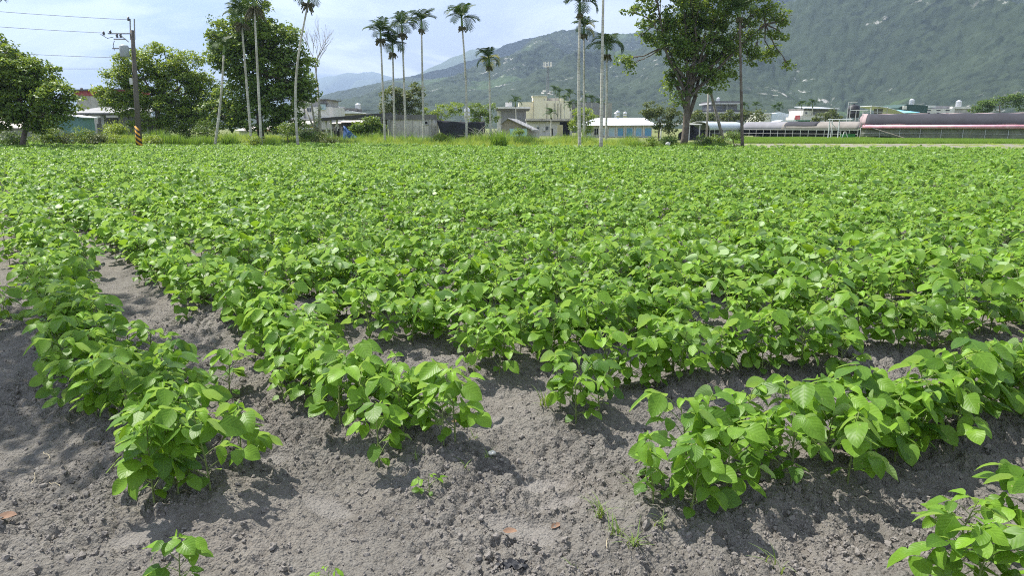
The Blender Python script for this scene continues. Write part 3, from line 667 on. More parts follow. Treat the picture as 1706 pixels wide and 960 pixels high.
tree('spreading_tree', 'dark spreading tree with layered crown at the far left of the field', 'tree', 38, 42, (45, 190),
     [(20, 110, 38, 0), (-20, 90, 40, 1), (60, 130, 36, 0), (95, 160, 28, -1), (40, 170, 40, 0), (-10, 160, 40, 1), (85, 190, 26, -1), (0, 195, 26, 0), (112, 178, 16, 0), (5, 92, 20, 0), (-40, 130, 45, 0), (60, 200, 22, 0), (30, 140, 40, 1)], 620, 50, .20, L_mid, .60, 3, .16, squash=.35)
tree('round_tree', 'light green broad tree just behind the striped utility pole', 'tree', 262, 56, (265, 150),
     [(225, 110, 34, 0), (270, 105, 36, 0), (315, 115, 34, 0), (200, 130, 24, -1), (180, 162, 22, -1), (240, 150, 40, 0), (300, 155, 42, 0), (212, 172, 26, -1), (265, 185, 34, -1), (330, 185, 30, 0), (340, 150, 26, 0), (300, 200, 28, -1), (232, 205, 14, -2), (330, 205, 20, -1)], 720, 54, .19, L_light, .55, 5, .24, twigs=.8)
tree('broad_tree', 'tall dense broadleaf tree behind the two slender palms at left', 'tree', 435, 54, (432, 120),
     [(425, 30, 36, 0), (380, 60, 34, 0), (460, 70, 38, 0), (400, 100, 44, 0), (370, 90, 24, 0), (490, 110, 32, 0), (440, 130, 48, 0), (505, 150, 22, 0), (395, 160, 40, 0), (470, 165, 38, 0), (420, 195, 36, -1), (375, 195, 26, -1), (480, 200, 22, 0), (440, 60, 36, 0), (515, 160, 14, 0), (350, 175, 18, 0), (455, 210, 16, 0), (365, 70, 16, 0), (500, 135, 24, 1), (410, 60, 30, 1), (450, 100, 40, 2)], 700, 50, .26, L_deep, .6, 8, .26, squash=.6, twigs=.6)
tree('shade_tree', 'big open-crowned tree with forked trunk at the right end of the field', 'tree', 1138, 46, (1150, 140),
     [(1140, 20, 36, 0), (1090, 40, 34, 0), (1200, 10, 40, 0), (1170, 70, 44, 0), (1110, 75, 32, 0), (1225, 60, 36, 0), (1062, 62, 16, 0), (1050, 20, 16, 0), (1275, 40, 26, 0), (1305, 30, 14, 0), (1300, 60, 10, 0), (1285, 90, 16, 1), (1312, 108, 9, 0), (1150, 110, 36, 0), (1200, 110, 30, 0), (1130, 140, 24, 0), (1185, 130, 24, -1), (1125, 165, 14, -1), (1150, -30, 60, 0), (1230, -20, 46, 0), (1090, -20, 34, 0), (1260, 10, 24, 0), (1042, 100, 9, 0), (1050, 112, 9, 0), (1160, 45, 44, 1.5), (1155, 152, 12, 0), (1130, 60, 40, 1), (1190, 90, 38, 1), (1250, 95, 15, 0), (1262, 78, 15, 0), (1320, 25, 9, 0), (1275, 15, 18, 0)], 600, 40, .22, L_deep, .50, 12, .25, squash=.6, twigs=1.1, bark=m_bark, extra_trunk=[(1170, 110, 2), (1120, 120, 3)])
tree('round_tree', 'olive green tree behind the concrete wall between slim palms', 'tree', 665, 92, (665, 175), [(652, 160, 18, 0), (672, 155, 16, 0), (650, 180, 20, 0), (690, 160, 16, 0), (693, 145, 10, 0), (690, 180, 18, 0), (668, 182, 18, 0)], 170, 40, .26, L_olive, .6, 21, .2, twigs=.4, bark=m_bark)
for i, (u, vs_, D, lab, mt, spread) in enumerate([
    (735, 184, 96, 'pale bushy low tree behind the black netting', L_light, [(715, 190, 14), (740, 185, 16), (760, 180, 14), (700, 195, 10), (730, 200, 14)]),
    (800, 180, 94, 'rounded dark tree right of the steel water tanks', L_mid, [(795, 182, 15), (815, 182, 14), (785, 192, 14), (822, 195, 10), (805, 198, 14)]),
    (972, 190, 96, 'bright green young tree left of the blue-panelled house', L_light, [(965, 190, 12), (980, 195, 14), (960, 208, 12), (978, 214, 12), (974, 182, 9)]),
    (1098, 190, 72, 'rounded light green tree in front of the blue-panelled house', L_olive, [(1085, 185, 16), (1110, 185, 18), (1095, 200, 18), (1125, 195, 14), (1105, 212, 14), (1120, 215, 12), (1078, 190, 10)]),
    (612, 212, 66, 'leafy bush tree under the dark lean-to roof', L_mid, [(600, 212, 14), (620, 208, 14), (588, 218, 9), (632, 215, 11), (610, 224, 12)])]):
    tree('small_tree', lab, 'tree', u, D, (u, vs_ + 8), [(a, b_, r, 0) for a, b_, r in spread], 110, 36, .20, mt, .45, 50 + i, .09, group='low trees among the houses', twigs=.4)
tree('small_tree', 'low brushy green trees before the far grey villa', 'tree', 1215, 112, (1215, 195), [(1190, 198, 12, 0), (1215, 196, 13, 0), (1240, 194, 14, 0), (1262, 192, 12, 0), (1175, 200, 10, 0), (1160, 196, 14, 0)], 130, 34, .3, L_olive, .7, 71, .12, twigs=.3)
tree('small_tree', 'dark feathery trees above the pink greenhouse roof at right', 'tree', 1665, 150, (1665, 175), [(1640, 178, 14, 0), (1660, 172, 14, 0), (1685, 168, 16, 0), (1710, 172, 18, 0), (1625, 185, 10, 0), (1690, 162, 8, 0)], 150, 34, .36, L_dark, .8, 73, .14, twigs=.3)
tree('small_tree', 'greyish bush tree before the white house beyond the tunnels', 'tree', 1375, 125, (1375, 195), [(1368, 195, 9, 0), (1385, 192, 10, 0), (1395, 198, 8, 0), (1360, 200, 6, 0)], 60, 34, .28, L_olive, .6, 74, .1, twigs=.3)
# bushes along the left edge
for i, (u, v, r, D, lab, mt) in enumerate([
    (20, 228, 20, 44, 'dark shaded bush at the far left field edge', L_dark), (75, 222, 18, 46, 'dark green bush under the spreading tree', L_mid), (100, 226, 17, 47, 'bush with yellowish tips right of the spreading tree trunk', L_olive),
    (138, 226, 17, 48, 'rounded bush before the teal shed wall', L_mid), (160, 230, 13, 48, 'small bush right of the teal shed wall', L_olive), (194, 212, 15, 52, 'round clipped bush before the open concrete shed', L_light),
    (185, 230, 18, 50, 'sprawling weedy bush left of the striped pole', L_light), (250, 232, 14, 48, 'low bush right of the striped pole', L_light), (345, 214, 20, 52, 'shaded bush under the light green broad tree', L_dark),
    (300, 214, 22, 56, 'dark understory bush behind the pole', L_dark), (425, 232, 10, 46, 'small bush at the foot of the slender palms', L_light), (480, 214, 13, 50, 'low bush under the dense broadleaf tree', L_mid),
    (515, 222, 12, 54, 'dark green bush in front of the white house', L_dark), (540, 232, 16, 50, 'weedy flowering bush before the bare tree', L_olive), (1085, 236, 10, 42, 'low bush left of the forked tree trunk', L_mid),
    (1170, 234, 13, 46, 'bush right of the forked tree trunk', L_dark), (1195, 234, 13, 47, 'bush by the leaning pole at right', L_mid), (1222, 222, 12, 50, 'leafy sapling bush before the white tunnel', L_dark), (1115, 232, 10, 45, 'dark bush against the forked tree trunk', L_dark),
    (735, 228, 7, 50, 'small weedy bush before the black netting', L_light), (945, 230, 8, 56, 'small weedy bush right of the tin gable shed', L_olive), (865, 218, 7, 62, 'spindly sapling before the teal shed wall panel', L_mid)]):
    tree('bush', lab, 'bush', u, D, (u, v - r * .2), [(u, v, r * .8, 0), (u - r * .7, v + r * .3, r * .6, .3), (u + r * .7, v + r * .3, r * .6, -.3), (u, v + r * .5, r * .7, -.6)], 46 if r > 12 else 26, 44, .11, mt, .30 + r * .008, 90 + i, .04, group='bushes along the field edge', twigs=.4)
# tall grass clumps
for i, (u, D, h, lab) in enumerate([(832, 45, 1.5, 'tall bright clump of reed grass between palms and tin shed'), (290, 47, 1.25, 'tall grass clump right of the striped pole'), (385, 48, 1.2, 'tall grass clump under the dense broadleaf tree'), (320, 47, 1.0, 'leaning tall grass clump left of the slim pale palm'), (1060, 44, .8, 'grass clump before the blue-panelled house'), (265, 50, 1.5, 'bright upright grass clump behind the pole'), (345, 48, 1.1, 'tall grass clump at the foot of the slim pale palm'), (455, 47, 1.0, 'grass clump between the slender palms and the bent palm'), (215, 48, .9, 'grass clump left of the striped pole foot')]):
    x = at(u, D); o = link('grass_clump', grass_mesh(300 + i, 420, h, .55, .016, .45, m_tall, 5, 'grass_clump'), None, (x, D, 0)); tag(o, lab, 'grass clump', 'tall grass clumps on the verge')
# tree that stands just out of the picture to the left; its branch shades the near left soil
T = tree('spreading_tree', 'tree beside the field whose branch shades the near left soil', 'tree', -2000, 5.0, (-1950, -700), [(-2000, -900, 400, 0)], 10, 30, .12, L_mid, .4, 33, .12)
for ch in list(T.children): bpy.data.objects.remove(ch)
T.location = (-7.4, 6.2, 0); rs = np.random.default_rng(4)
ctr = np.array([(2.3 + rs.normal() * .45, -1.3 + rs.normal() * .3, 4.6 + rs.normal() * .15) for _ in range(14)] + [(rs.normal() * .9, rs.normal() * .9, 5.4 + rs.normal() * .7) for _ in range(70)] + [(1.2 + rs.normal() * .5, -.4 + rs.normal() * .4, 4.9) for _ in range(12)])
V, Qd, Tn = leafcloud(rs, ctr, np.full(len(ctr), .42), 46, .14, .5, rs.uniform(.1, .9, len(ctr)))
link('crown', fast_mesh('crown', V, Qd, L_mid, False, attrs={'tone': Tn, 'hue': Tn * 0}), T)
MB().tube([(0, 0, -.05), (.05, 0, 1.5), (-.05, .05, 3), (0, 0, 5.2)], [.17, .14, .12, .06], 10).tube([(0, 0, 3), (.9, -.3, 4.2), (2.5, -1.0, 4.6)], [.08, .06, .03], 7).build('trunk', m_bark, T, True)
# bare tree
D = 62; x0 = at(535, D); T = thing('bare_tree', 'leafless pale tree standing before the white house', 'tree', (x0, D, 0)); mb = MB(); rs = random.Random(9)
def grow(p, d, L, r, lev):
    q = p + d * L; m_ = p.lerp(q, .5) + Vector((rs.uniform(-.05, .05), rs.uniform(-.05, .05), 0)) * L; mb.tube([p, m_, q], [r, r * .85, r * .66], 5, False)
    if lev == 0: return
    for k in range(3 if lev > 1 else 2):
        nd_ = (d + Vector((rs.uniform(-.55, .55), rs.uniform(-.5, .5), rs.uniform(-.05, .45)))).normalized(); grow(q if k < 2 else m_, nd_, L * rs.uniform(.55, .8), r * .6, lev - 1)
mb.tube([(0, 0, 0), (-.05, 0, 1.6), (.05, 0, 3.2), (.02, 0, 5.0)], [.20, .17, .11, .085], 8)
grow(Vector((.02, 0, 5.0)), Vector((-.05, 0, 1)), 1.9, .075, 5)
mb.tube([(-.1, 0, .3), (-.45, .1, 1.6), (-.62, .1, 3.2), (-.7, .1, 4.6)], [.16, .11, .09, .07], 7).tube([(.0, 0, .6), (-.8, .2, 1.9), (-1.3, .3, 3.2)], [.12, .09, .05], 7)
mb.build('trunk', m_palebark, T, True)
ctr = np.array([(rs.gauss(-.1, .35), rs.gauss(0, .3), rs.uniform(1.0, 3.4)) for _ in range(16)]); g_ = np.random.default_rng(2)
V, Qd, Tn = leafcloud(g_, ctr, np.full(16, .32), 26, .14, 1., g_.uniform(0, .6, 16)); link('ivy', fast_mesh('ivy', V, Qd, L_dark, False, attrs={'tone': Tn, 'hue': Tn * 0}), T)

# ------------------------------------------------------------------ areca palms
m_ptrunk, t, b, o = newmat('palm_trunk')
co = N(t, 'ShaderNodeTexCoord').outputs['Object']; sx = N(t, 'ShaderNodeSeparateXYZ'); t.links.new(co, sx.inputs[0])
ring = mth(t, 'FRACT', mth(t, 'ADD', mth(t, 'MULTIPLY', sx.outputs[2], 5.), mth(t, 'MULTIPLY', noise(t, co, 3), .5)))
c = mixc(t, rmp(t, noise(t, co, 1.3, 5, .65), .35, .65), (.36, .34, .28), (.62, .60, .54)); c = mixc(t, rmp(t, ring, .0, .16, .75, 0), c, (.10, .085, .06))
c = mixc(t, mth(t, 'MULTIPLY', rmp(t, noise(t, co, .7, 4, .6), .5, .68), .55), c, (.17, .20, .09))
t.links.new(c, b.inputs['Base Color']); b.inputs['Roughness'].default_value = .85
m_frond = leafmat('palm_frond', (.014, .038, .008), (.055, .105, .02), trans=.15, rough=.6, spec=.25)
m_frondy = leafmat('palm_frond_yellow', (.22, .24, .04), (.38, .36, .07), trans=.25, rough=.45, spec=.4)
m_shaft = SM('palm_crownshaft', (.16, .24, .07), .4, .2, 6); m_fruit = SM('palm_fruit', (.10, .095, .045), .8, .4, 12, dirt=(.2, .17, .08))
def frond_mesh(seed, L, arch, n=15, mat=None):
    rs = random.Random(seed); V, Qs = [], []; k = 0; pts = []
    for i in range(n + 1):
        f = i / n; a = 1.25 - arch * f; pts.append(None)
    p = Vector((0, 0, 0)); P_ = []
    for i in range(n + 1):
        f = i / n; a = R(70) - arch * f ** 1.2; P_.append(p.copy()); p = p + Vector((math.cos(a), 0, math.sin(a))) * (L / n)
    for i in range(n):      # rachis ribbon
        d = (P_[i + 1] - P_[i]).normalized(); w0 = .02 * (1 - i / n) + .004
        V += [P_[i] + Vector((0, w0, 0)), P_[i] - Vector((0, w0, 0)), P_[i + 1] - Vector((0, w0, 0)), P_[i + 1] + Vector((0, w0, 0))]; Qs.append((k, k + 1, k + 2, k + 3)); k += 4
        if i < 2: continue
        f = i / n
        for sgn in (-1, 1):
            ll = L * .48 * math.sin(math.pi * (.22 + .66 * f)) * rs.uniform(.85, 1.15); up = Vector((-d.z, 0, d.x))
            dr = (d * .75 + Vector((0, sgn, 0)) * .9 + up * .35).normalized(); q0 = P_[i]; q1 = q0 + dr * ll * .55; q2 = q0 + (dr + Vector((0, 0, -.3))).normalized() * ll * rs.uniform(.9, 1.1)
            wv = d * (.040 * L); V += [q0 - wv * .5, q0 + wv * .5, q1 + wv, q1 - wv * .6]; Qs.append((k, k + 1, k + 2, k + 3)); V += [q1 - wv * .6, q1 + wv, q2 + wv * .35, q2 - wv * .2]; Qs.append((k + 4, k + 5, k + 6, k + 7)); k += 8
    rs2 = np.random.default_rng(seed); T = np.repeat(rs2.uniform(.2, .8, len(Qs)), 4)
    return fast_mesh('frond', [tuple(v) for v in V], Qs, mat or m_frond, False, attrs={'tone': T})
FR = [frond_mesh(i, 1.0, a) for i, a in enumerate((.9, 1.3, 1.8, 2.3, 2.8))]; FRY = [frond_mesh(20 + i, 1.0, a, mat=m_frondy) for i, a in enumerate((2.2, 2.7))]
def palm(label, ub, D, ut, vt, L=1.5, r=.075, nf=9, curve=0., fruit=1, yellow=0, small=False, seed=0, group='tall slender palms along the verge', up=1.):
    rs = random.Random(seed + int(ub * 7)); x0 = at(ub, D); zt = zz(vt, D); xt = at(ut, D, zt); T = thing('areca_palm', label, 'palm', (x0, D, 0), 0, group)
    sh = .55 * L; zt_ = zt - sh * .5; n = 12; pts = []
    for i in range(n + 1):
        f = i / n; pts.append((( xt - x0) * f + curve * math.sin(math.pi * f), 0, zt_ * f - .05))
    rad = [r * (1.25 - .5 * f) * (1.25 if f < .04 else 1) for f in np.linspace(0, 1, n + 1)]
    MB().tube(pts, rad, 9).build('trunk', m_ptrunk, T, True); e = Vector(pts[-1]); dr = (Vector(pts[-1]) - Vector(pts[-2])).normalized()
    MB().tube([e, e + dr * sh * .3, e + dr * sh * .8, e + dr * sh], [rad[-1], rad[-1] * 1.5, rad[-1] * 1.15, rad[-1] * .7], 8).build('crownshaft', m_shaft, T, True)
    for k in range(nf):
        y_ = k < yellow; me = rs.choice(FRY) if y_ else FR[min(4, int(rs.random() * 3.4 + (k % 3) * .7))]
        o = link('frond', me, T, e + dr * sh * (.85 if not y_ else .55)); s_ = L * rs.uniform(.75, 1.05); o.scale = (s_, s_, s_); o.rotation_euler = (rs.uniform(-.15, .15), (rs.uniform(.3, 1.0) if k % 2 == 0 else rs.uniform(-.25, .15)), k * 6.283 / nf + rs.uniform(-.35, .35))
    if fruit:
        mb = MB()
        for k in range(46 if not small else 14):
            a = rs.uniform(0, 6.28); ln = rs.uniform(.3, .55) * L * .55 * fruit; q = Vector((math.cos(a) * ln * .75, math.sin(a) * ln * .75, -rs.uniform(-.15, 1.) * ln * .9)); mb.tube([e, e + q * .6 + Vector((0, 0, ln * .25)), e + q], [.018, .045, .035], 5)
        mb.build('fruit_cluster', m_fruit, T)
    return T
PALMS = [('tall palm with hanging dark seed skirt before the dense broadleaf tree', 436, 46, 423, 2, 1.6, .0, 2), ('slightly shorter palm left of the tall palm before the dense tree', 420, 49, 402, 30, 1.5, .0, 1.6),
         ('pale thin palm with crown lost in foliage between the two left trees', 357, 48, 372, 82, 1.1, .1, 0), ('tall palm bending right at its top near the white house', 497, 47, 512, -2, 1.25, -.45, 1.6),
         ('leftmost palm of the middle four with dark drooping skirt', 642, 52, 634, 58, 1.25, 0, 1.5), ('shorter palm second in the middle four', 658, 53, 654, 80, 1.3, 0, 1.3), ('third palm of the middle four, crown just right of the shorter one', 677, 53, 670, 48, 1.35, 0, 1.4),
         ('rightmost palm of the middle four with small seed ball', 706, 52, 702, 40, 1.3, 0, .9), ('lone tall palm with leaning curved trunk before the black netting', 777, 50, 770, 36, 1.35, .12, 1.0), ('short palm with yellow lower fronds above the tall reed clump', 818, 50, 815, 103, 1.2, 0, .9),
         ('tall pale palm before the big tree, crown against the cloud', 966, 42, 966, 12, 1.3, -.05, .8), ('thin palm close behind the tall pale one, yellowish crown', 973, 50, 973, 50, 1.1, 0, 1.2), ('tallest palm whose crown is above the picture', 1001, 41, 1006, -70, 1.3, 0, .8),
         ('dark crowned palm left of the big forked tree', 1009, 50, 1011, 82, 1.5, .04, 1.2), ('palm trunk rising into the right side of the forked tree', 1237, 44, 1233, 20, 1.2, 0, .8), ('palm at the left picture corner showing one frond', -40, 40, -16, -8, 1.4, 0, .8)]
for i, (lab, ub, D, ut, vt, L, cu, fr) in enumerate(PALMS):
    T_ = palm(lab, ub, D, ut, vt, L, .075 if D > 44 else .085, 11 if i != 2 else 6, cu, fr, 4 if i in (9,) else (2 if i in (11,) else 0), seed=i)
[ch.data.materials.__setitem__(0, m_bark) for ch in [o_ for o_ in bpy.data.objects if o_.get('label', '').startswith('palm trunk rising')][0].children if ch.name.startswith('trunk')]
for i, (ub, ut, vt, D, lab) in enumerate([(861, 859, 172, 120, 'small distant palm before the grey flat-roofed block'), (918, 918, 192, 110, 'small low palm before the cream building ledge'), (925, 925, 152, 150, 'small palm top at the roofline of the cream building'), (934, 932, 156, 152, 'twin small palm right of the roofline palm'),
      (941, 940, 166, 140, 'distant palm before the cream wall'), (950, 949, 158, 142, 'distant palm at the right end of the cream wall'), (952, 950, 178, 128, 'lower distant palm before the cream wall end'), (963, 962, 176, 140, 'distant palm behind the pale trunk pair'), (978, 976, 166, 150, 'distant palm before the grey block'), (988, 986, 166, 150, 'distant palm right of centre before the grey block'), (1001, 1000, 176, 140, 'distant palm behind the tallest palm trunk'),
      (1241, 1240, 178, 150, 'distant palm beside the far grey villa'), (1261, 1260, 178, 150, 'distant palm before the pale sheds'), (1290, 1291, 182, 170, 'distant palm beyond the sheds'), (1300, 1298, 180, 170, 'distant palm among the sheds'), (1337, 1336, 176, 150, 'distant palm left of the white house'), (1355, 1354, 174, 140, 'distant palm before the white house')]):
    palm(lab, ub, D, ut, vt, 1.5, .09, 8, 0, .6, small=True, seed=60 + i, group='small distant palms among the buildings')

# ================================================================== BUILDINGS
conc = SM('grey_concrete', (.42, .41, .39), .9, .2, .8, dirt=(.12, .115, .105), dirtamt=.55, streak=.5)
concd = SM('dark_concrete', (.17, .165, .155), .9, .25, .8, dirt=(.06, .06, .055), dirtamt=.6, streak=.5)
white = SM('white_render', (.66, .65, .62), .85, .1, .8, dirt=(.32, .31, .28), dirtamt=.35, streak=.35)
cream = SM('cream_render', (.78, .71, .55), .85, .06, .5, dirt=(.5, .45, .34), dirtamt=.2, streak=.12)
tin = SM('galvanised_sheet', (.52, .55, .58), .5, .12, .6, dirt=(.3, .3, .3), dirtamt=.3, metal=.2, ribs=('X', .35))
whitetin = SM('white_sheet_roof', (.68, .70, .74), .5, .08, .5, dirt=(.45, .45, .46), dirtamt=.3, ribs=('X', .45))
palesheet = SM('pale_corrugated_roof', (.55, .50, .46), .7, .15, .5, dirt=(.32, .25, .2), dirtamt=.5, ribs=('X', .5))
greysheet = SM('grey_corrugated_roof', (.25, .25, .25), .75, .2, .7, dirt=(.12, .12, .12), ribs=('X', .4))
darksheet = SM('dark_corrugated_roof', (.07, .07, .07), .8, .3, .7, dirt=(.14, .13, .12), ribs=('X', .4))
teal = SM('teal_sheet_wall', (.13, .26, .25), .6, .15, .6, dirt=(.1, .17, .16), ribs=('X', .3)); paleteal = SM('pale_teal_panel', (.36, .55, .56), .6, .12, .6, dirt=(.5, .52, .5))
red = SM('dark_red_cladding', (.30, .05, .055), .7, .15, .8); dark = SM('opening_shade_black', (.018, .018, .02), .9, .3, 1, bmp=0)  # near-black stands for the shade inside openings; also colours black junk
glass = SM('window_glass', (.05, .065, .08), .12, .3, .5, bmp=0, spec=.8); frame_m = SM('window_frame', (.5, .5, .5), .6, .1, 3)
blue = SM('blue_panel', (.13, .33, .52), .45, .15, 1.2, dirt=(.2, .42, .6), dirtamt=.3); paleblue = SM('pale_blue_panel', (.42, .55, .62), .5, .12, 1.5)
tarp = SM('blue_tarpaulin', (.02, .09, .27), .5, .25, 1.5); steel = SM('stainless_steel', (.6, .6, .6), .3, .1, 2, metal=.7); blackpl = SM('black_tank_plastic', (.02, .02, .024), .5, .2, 1)
netb = SM('black_shade_net', (.022, .023, .03), .85, .25, 1.5); wood = SM('weathered_wood', (.28, .25, .21), .9, .3, 3); greyw = SM('grey_block_wall', (.24, .24, .245), .85, .15, .6, streak=.3)
orange = SM('rusty_orange_sheet', (.42, .15, .07), .7, .2, 1); charcoal = SM('charcoal_tiles', (.085, .085, .095), .7, .2, 1); greenc = SM('dark_green_cladding', (.03, .07, .06), .7, .2, .6)
class Bld:
    """u0,u1: pixel span at distance D; local x runs along the front, y away from it"""
    def __init__(s, name, label, cat, u0, u1, D, rz=0., group=None):
        s.x0 = at(u0, D); s.W = at(u1, D) - s.x0; s.D = D; s.u0 = u0; s.k = s.W / (u1 - u0)
        s.t = thing(name, label, cat, (s.x0, D, 0), rz, group)
    def x(s, u): return (u - s.u0) * s.k
    def z(s, v): return zz(v, s.D)
    def part(s, name, mat, mb, parent=None): return mb.build(name, mat, parent or s.t)
    def box(s, name, mat, u0, u1, v0, v1, y0=0., y1=4., parent=None, zb=None): return s.part(name, mat, MB().box(s.x(u0), s.x(u1), y0, y1, s.z(v1) if zb is None else zb, s.z(v0)), parent)
    def win(s, u0, u1, v0, v1, y=0., pane=None, fr=None, bars=1):
        a, b_, z1, z0 = s.x(u0), s.x(u1), s.z(v0), s.z(v1); f = .07; mb = MB()
        mb.box(a, b_, y - .06, y - .004, z0, z0 + f).box(a, b_, y - .06, y - .004, z1 - f, z1).box(a, a + f, y - .055, y - .004, z0 + f, z1 - f).box(b_ - f, b_, y - .055, y - .004, z0 + f, z1 - f)
        for i in range(bars): c_ = a + (b_ - a) * (i + 1) / (bars + 1); mb.box(c_ - f * .4, c_ + f * .4, y - .05, y - .004, z0 + f, z1 - f)
        w_ = s.part('window', fr or frame_m, mb); s.part('pane', pane or glass, MB().box(a + f * .5, b_ - f * .5, y - .03, y + .02 - .024 - .01, z0 + f * .5, z1 - f * .5), w_); return w_
# left group
b = Bld('shed', 'low shed with pale corrugated roof at the far left', 'shed', -60, 82, 60); b.box('wall', conc, -60, 80, 213, 224, 0, 5, zb=0)
b.part('roof', palesheet, MB().slab((b.x(-62), -.3, b.z(213)), (b.x(86), -.3, b.z(213)), (b.x(70), 4.5, b.z(197) + .1), (b.x(-62), 4.5, b.z(192) + .1), .08)); b.box('fascia', concd, -62, 85, 213.5, 215, -.34, -.31)
b = Bld('shed', 'teal sheet shed with white gable edge behind the bushes', 'shed', 68, 146, 58); mb = MB().prism([(b.x(66), 0), (b.x(145), 0), (b.x(145), b.z(196)), (b.x(110), b.z(190)), (b.x(66), b.z(184))], 0, 1.5)
b.part('wall', teal, mb); b.part('roof', whitetin, MB().slab((b.x(64), -.4, b.z(183)), (b.x(149), -.4, b.z(195)), (b.x(149), 1.8, b.z(195)), (b.x(64), 1.8, b.z(183)), .07)); b.win(66, 76, 190, 200, 0, paleblue); b.win(78, 88, 193, 202, 0, paleblue)
b = Bld('concrete_shed', 'open dark concrete shed with long grey roof left of the pole', 'shed', 122, 245, 66)
b.box('back_wall', concd, 122, 245, 195, 224, 4.5, 4.7, zb=0)
for u in (128, 146, 176, 205, 216, 244): b.box('pillar', conc if u in (176,) else concd, u - 2.5, u + 2.5, 188, 224, 0, .4, zb=0)
b.box('wall_panel', concd, 206, 214, 188, 224, .05, .3, zb=0); b.box('lintel', concd, 124, 246, 187.5, 192, -.05, .5); b.box('wall_panel', conc, 150, 174, 206, 222, 1.5, 1.7, zb=0); b.box('end_wall', concd, 218, 243, 191, 224, .1, .3, zb=0)
b.part('roof', greysheet, MB().slab((b.x(118), -.5, b.z(188)), (b.x(250), -.5, b.z(188)), (b.x(244), 5, b.z(178)), (b.x(122), 5, b.z(176)), .12))
b.part('drainpipe', white, MB().tube([(b.x(150), -.2, b.z(188)), (b.x(151), -.2, b.z(200)), (b.x(153), -.2, b.z(204)), (b.x(153), -.2, 0)], .04, 6))
for u in (58, 76):
    x = at(u, 52); o = MB().tube([(x, 52, 0), (x, 52, zz(184 if u == 58 else 192, 52))], .05, 7).build('post', wood); tag(o, 'thin grey post under the spreading tree, %s of two' % ('left' if u == 58 else 'right'), 'post', 'thin posts before the sheds')
b = Bld('house', 'tall house with dark red upper cladding seen over the left sheds', 'house', 136, 215, 130); b.box('wall', conc, 136, 215, 159, 190, 0, 9, zb=0); b.box('cladding', red, 134, 216, 150, 159, -.3, 9.2)
b.part('roof', charcoal, MB().slab((b.x(130), -.8, b.z(149.5)), (b.x(218), -.8, b.z(147)), (b.x(218), 10, b.z(147)), (b.x(130), 10, b.z(149.5)), .25)); b.win(138, 144, 161, 167, 0, bars=0); b.win(146, 152, 161, 167, 0, bars=0)
b.part('roof_vent', concd, MB().lathe([(.25, 0), (.25, .3), (.1, .45)], 8, (b.x(136), 2, b.z(148.9))))
# white two storey house
b = Bld('house', 'white two-storey concrete house behind the bare tree', 'house', 482, 552, 90); b.box('wall', white, 482, 552, 178, 230, 0, 8, zb=0); b.box('storey_band', conc, 480, 556, 197.5, 200, -.5, -.003)
b.box('upper_wall', conc, 484, 545, 166, 178, 1.0, 7, ); b.box('roof_slab', concd, 481, 549, 164.5, 166, .6, 7.4); b.box('glass_balcony', paleblue, 537, 546, 173, 182.5, -.30, -.02); b.box('balcony_frame', charcoal, 536, 547.5, 171.5, 173, -.45, 1.2)
b.win(514, 523, 179, 187, 0); b.win(487, 495, 208, 215, 0, dark); b.win(505, 520, 209, 217, 0, dark); b.box('door', paleblue, 526, 533, 205, 222, -.04, -.004, zb=0); b.box('pipe', concd, 510, 511.5, 180, 197, -.15, -.004)
b.part('awning', SM('beige_awning', (.55, .52, .47), .8, .1, 1), MB().slab((b.x(490), -2.2, b.z(206.5)), (b.x(529), -2.2, b.z(206.5)), (b.x(531), -.5, b.z(201)), (b.x(492), -.5, b.z(201)), .06))
b = Bld('house', 'low white rooftop block right of the white house', 'house', 553, 612, 120); b.box('wall', conc, 553, 612, 188, 205, 0, 6, zb=0); b.box('roof_room', white, 553, 568, 177, 188, 0, 4); b.box('parapet', concd, 568, 595, 180, 188, .4, 5)
b.part('gable_roof', whitetin, MB().prism([(b.x(556), b.z(189)), (b.x(583), b.z(184)), (b.x(612), b.z(189))], -1.5, -.003)); b.box('pipe', white, 575, 577, 180, 190, -1.9, -1.6); b.part('tank', steel, MB().lathe([(.5, 0), (.5, .8), (.15, 1.0)], 12, (b.x(595), 2, b.z(181.2) )))
b = Bld('lean_to', 'open lean-to with sloping dark roof and white posts', 'shed', 540, 640, 68)
b.part('roof', darksheet, MB().slab((b.x(540), -.5, b.z(196.5)), (b.x(640), -.5, b.z(188.5)), (b.x(640), 5, b.z(186)), (b.x(540), 5, b.z(194)), .30))
for u, v in ((545, 197), (553, 197), (563, 197)): b.box('post', white, u - 1.1, u + 1.1, v, 230, .0, .18, zb=0)
b.box('back_wall', concd, 553, 590, 203, 230, 4.2, 4.4, zb=0); b.box('beam', concd, 541, 636, 197.5, 198.8, 1.5, 1.7)
b.part('post', concd, MB().box(b.x(633), b.x(637), 0, .3, 0, b.z(192)))
b = Bld('shed', 'low pale roofed shed behind the lean-to', 'shed', 555, 605, 88); b.box('wall', concd, 555, 605, 206, 225, 0, 4, zb=0); b.part('roof', palesheet, MB().slab((b.x(552), -.6, b.z(205.5)), (b.x(606), -.6, b.z(204.5)), (b.x(606), 4, b.z(199.5)), (b.x(552), 4, b.z(200.5)), .08)); b.win(560, 566, 208, 214, 0, dark, bars=0)
D = 58; x0, x1 = at(574, D), at(598, D); V = []; Qs = []
for i in range(9):
    for j in range(7):
        f, g_ = i / 8, j / 6; V.append((x0 + (x1 - x0) * f, D - .5 * g_ + .12 * math.sin(i * 1.3 + j), (1 - g_) * (1.55 - 1.05 * f) + .05 + .05 * math.sin(i * 2 + j)))
for i in range(8):
    for j in range(6): Qs.append((i * 7 + j, i * 7 + j + 1, i * 7 + j + 8, i * 7 + j + 7))
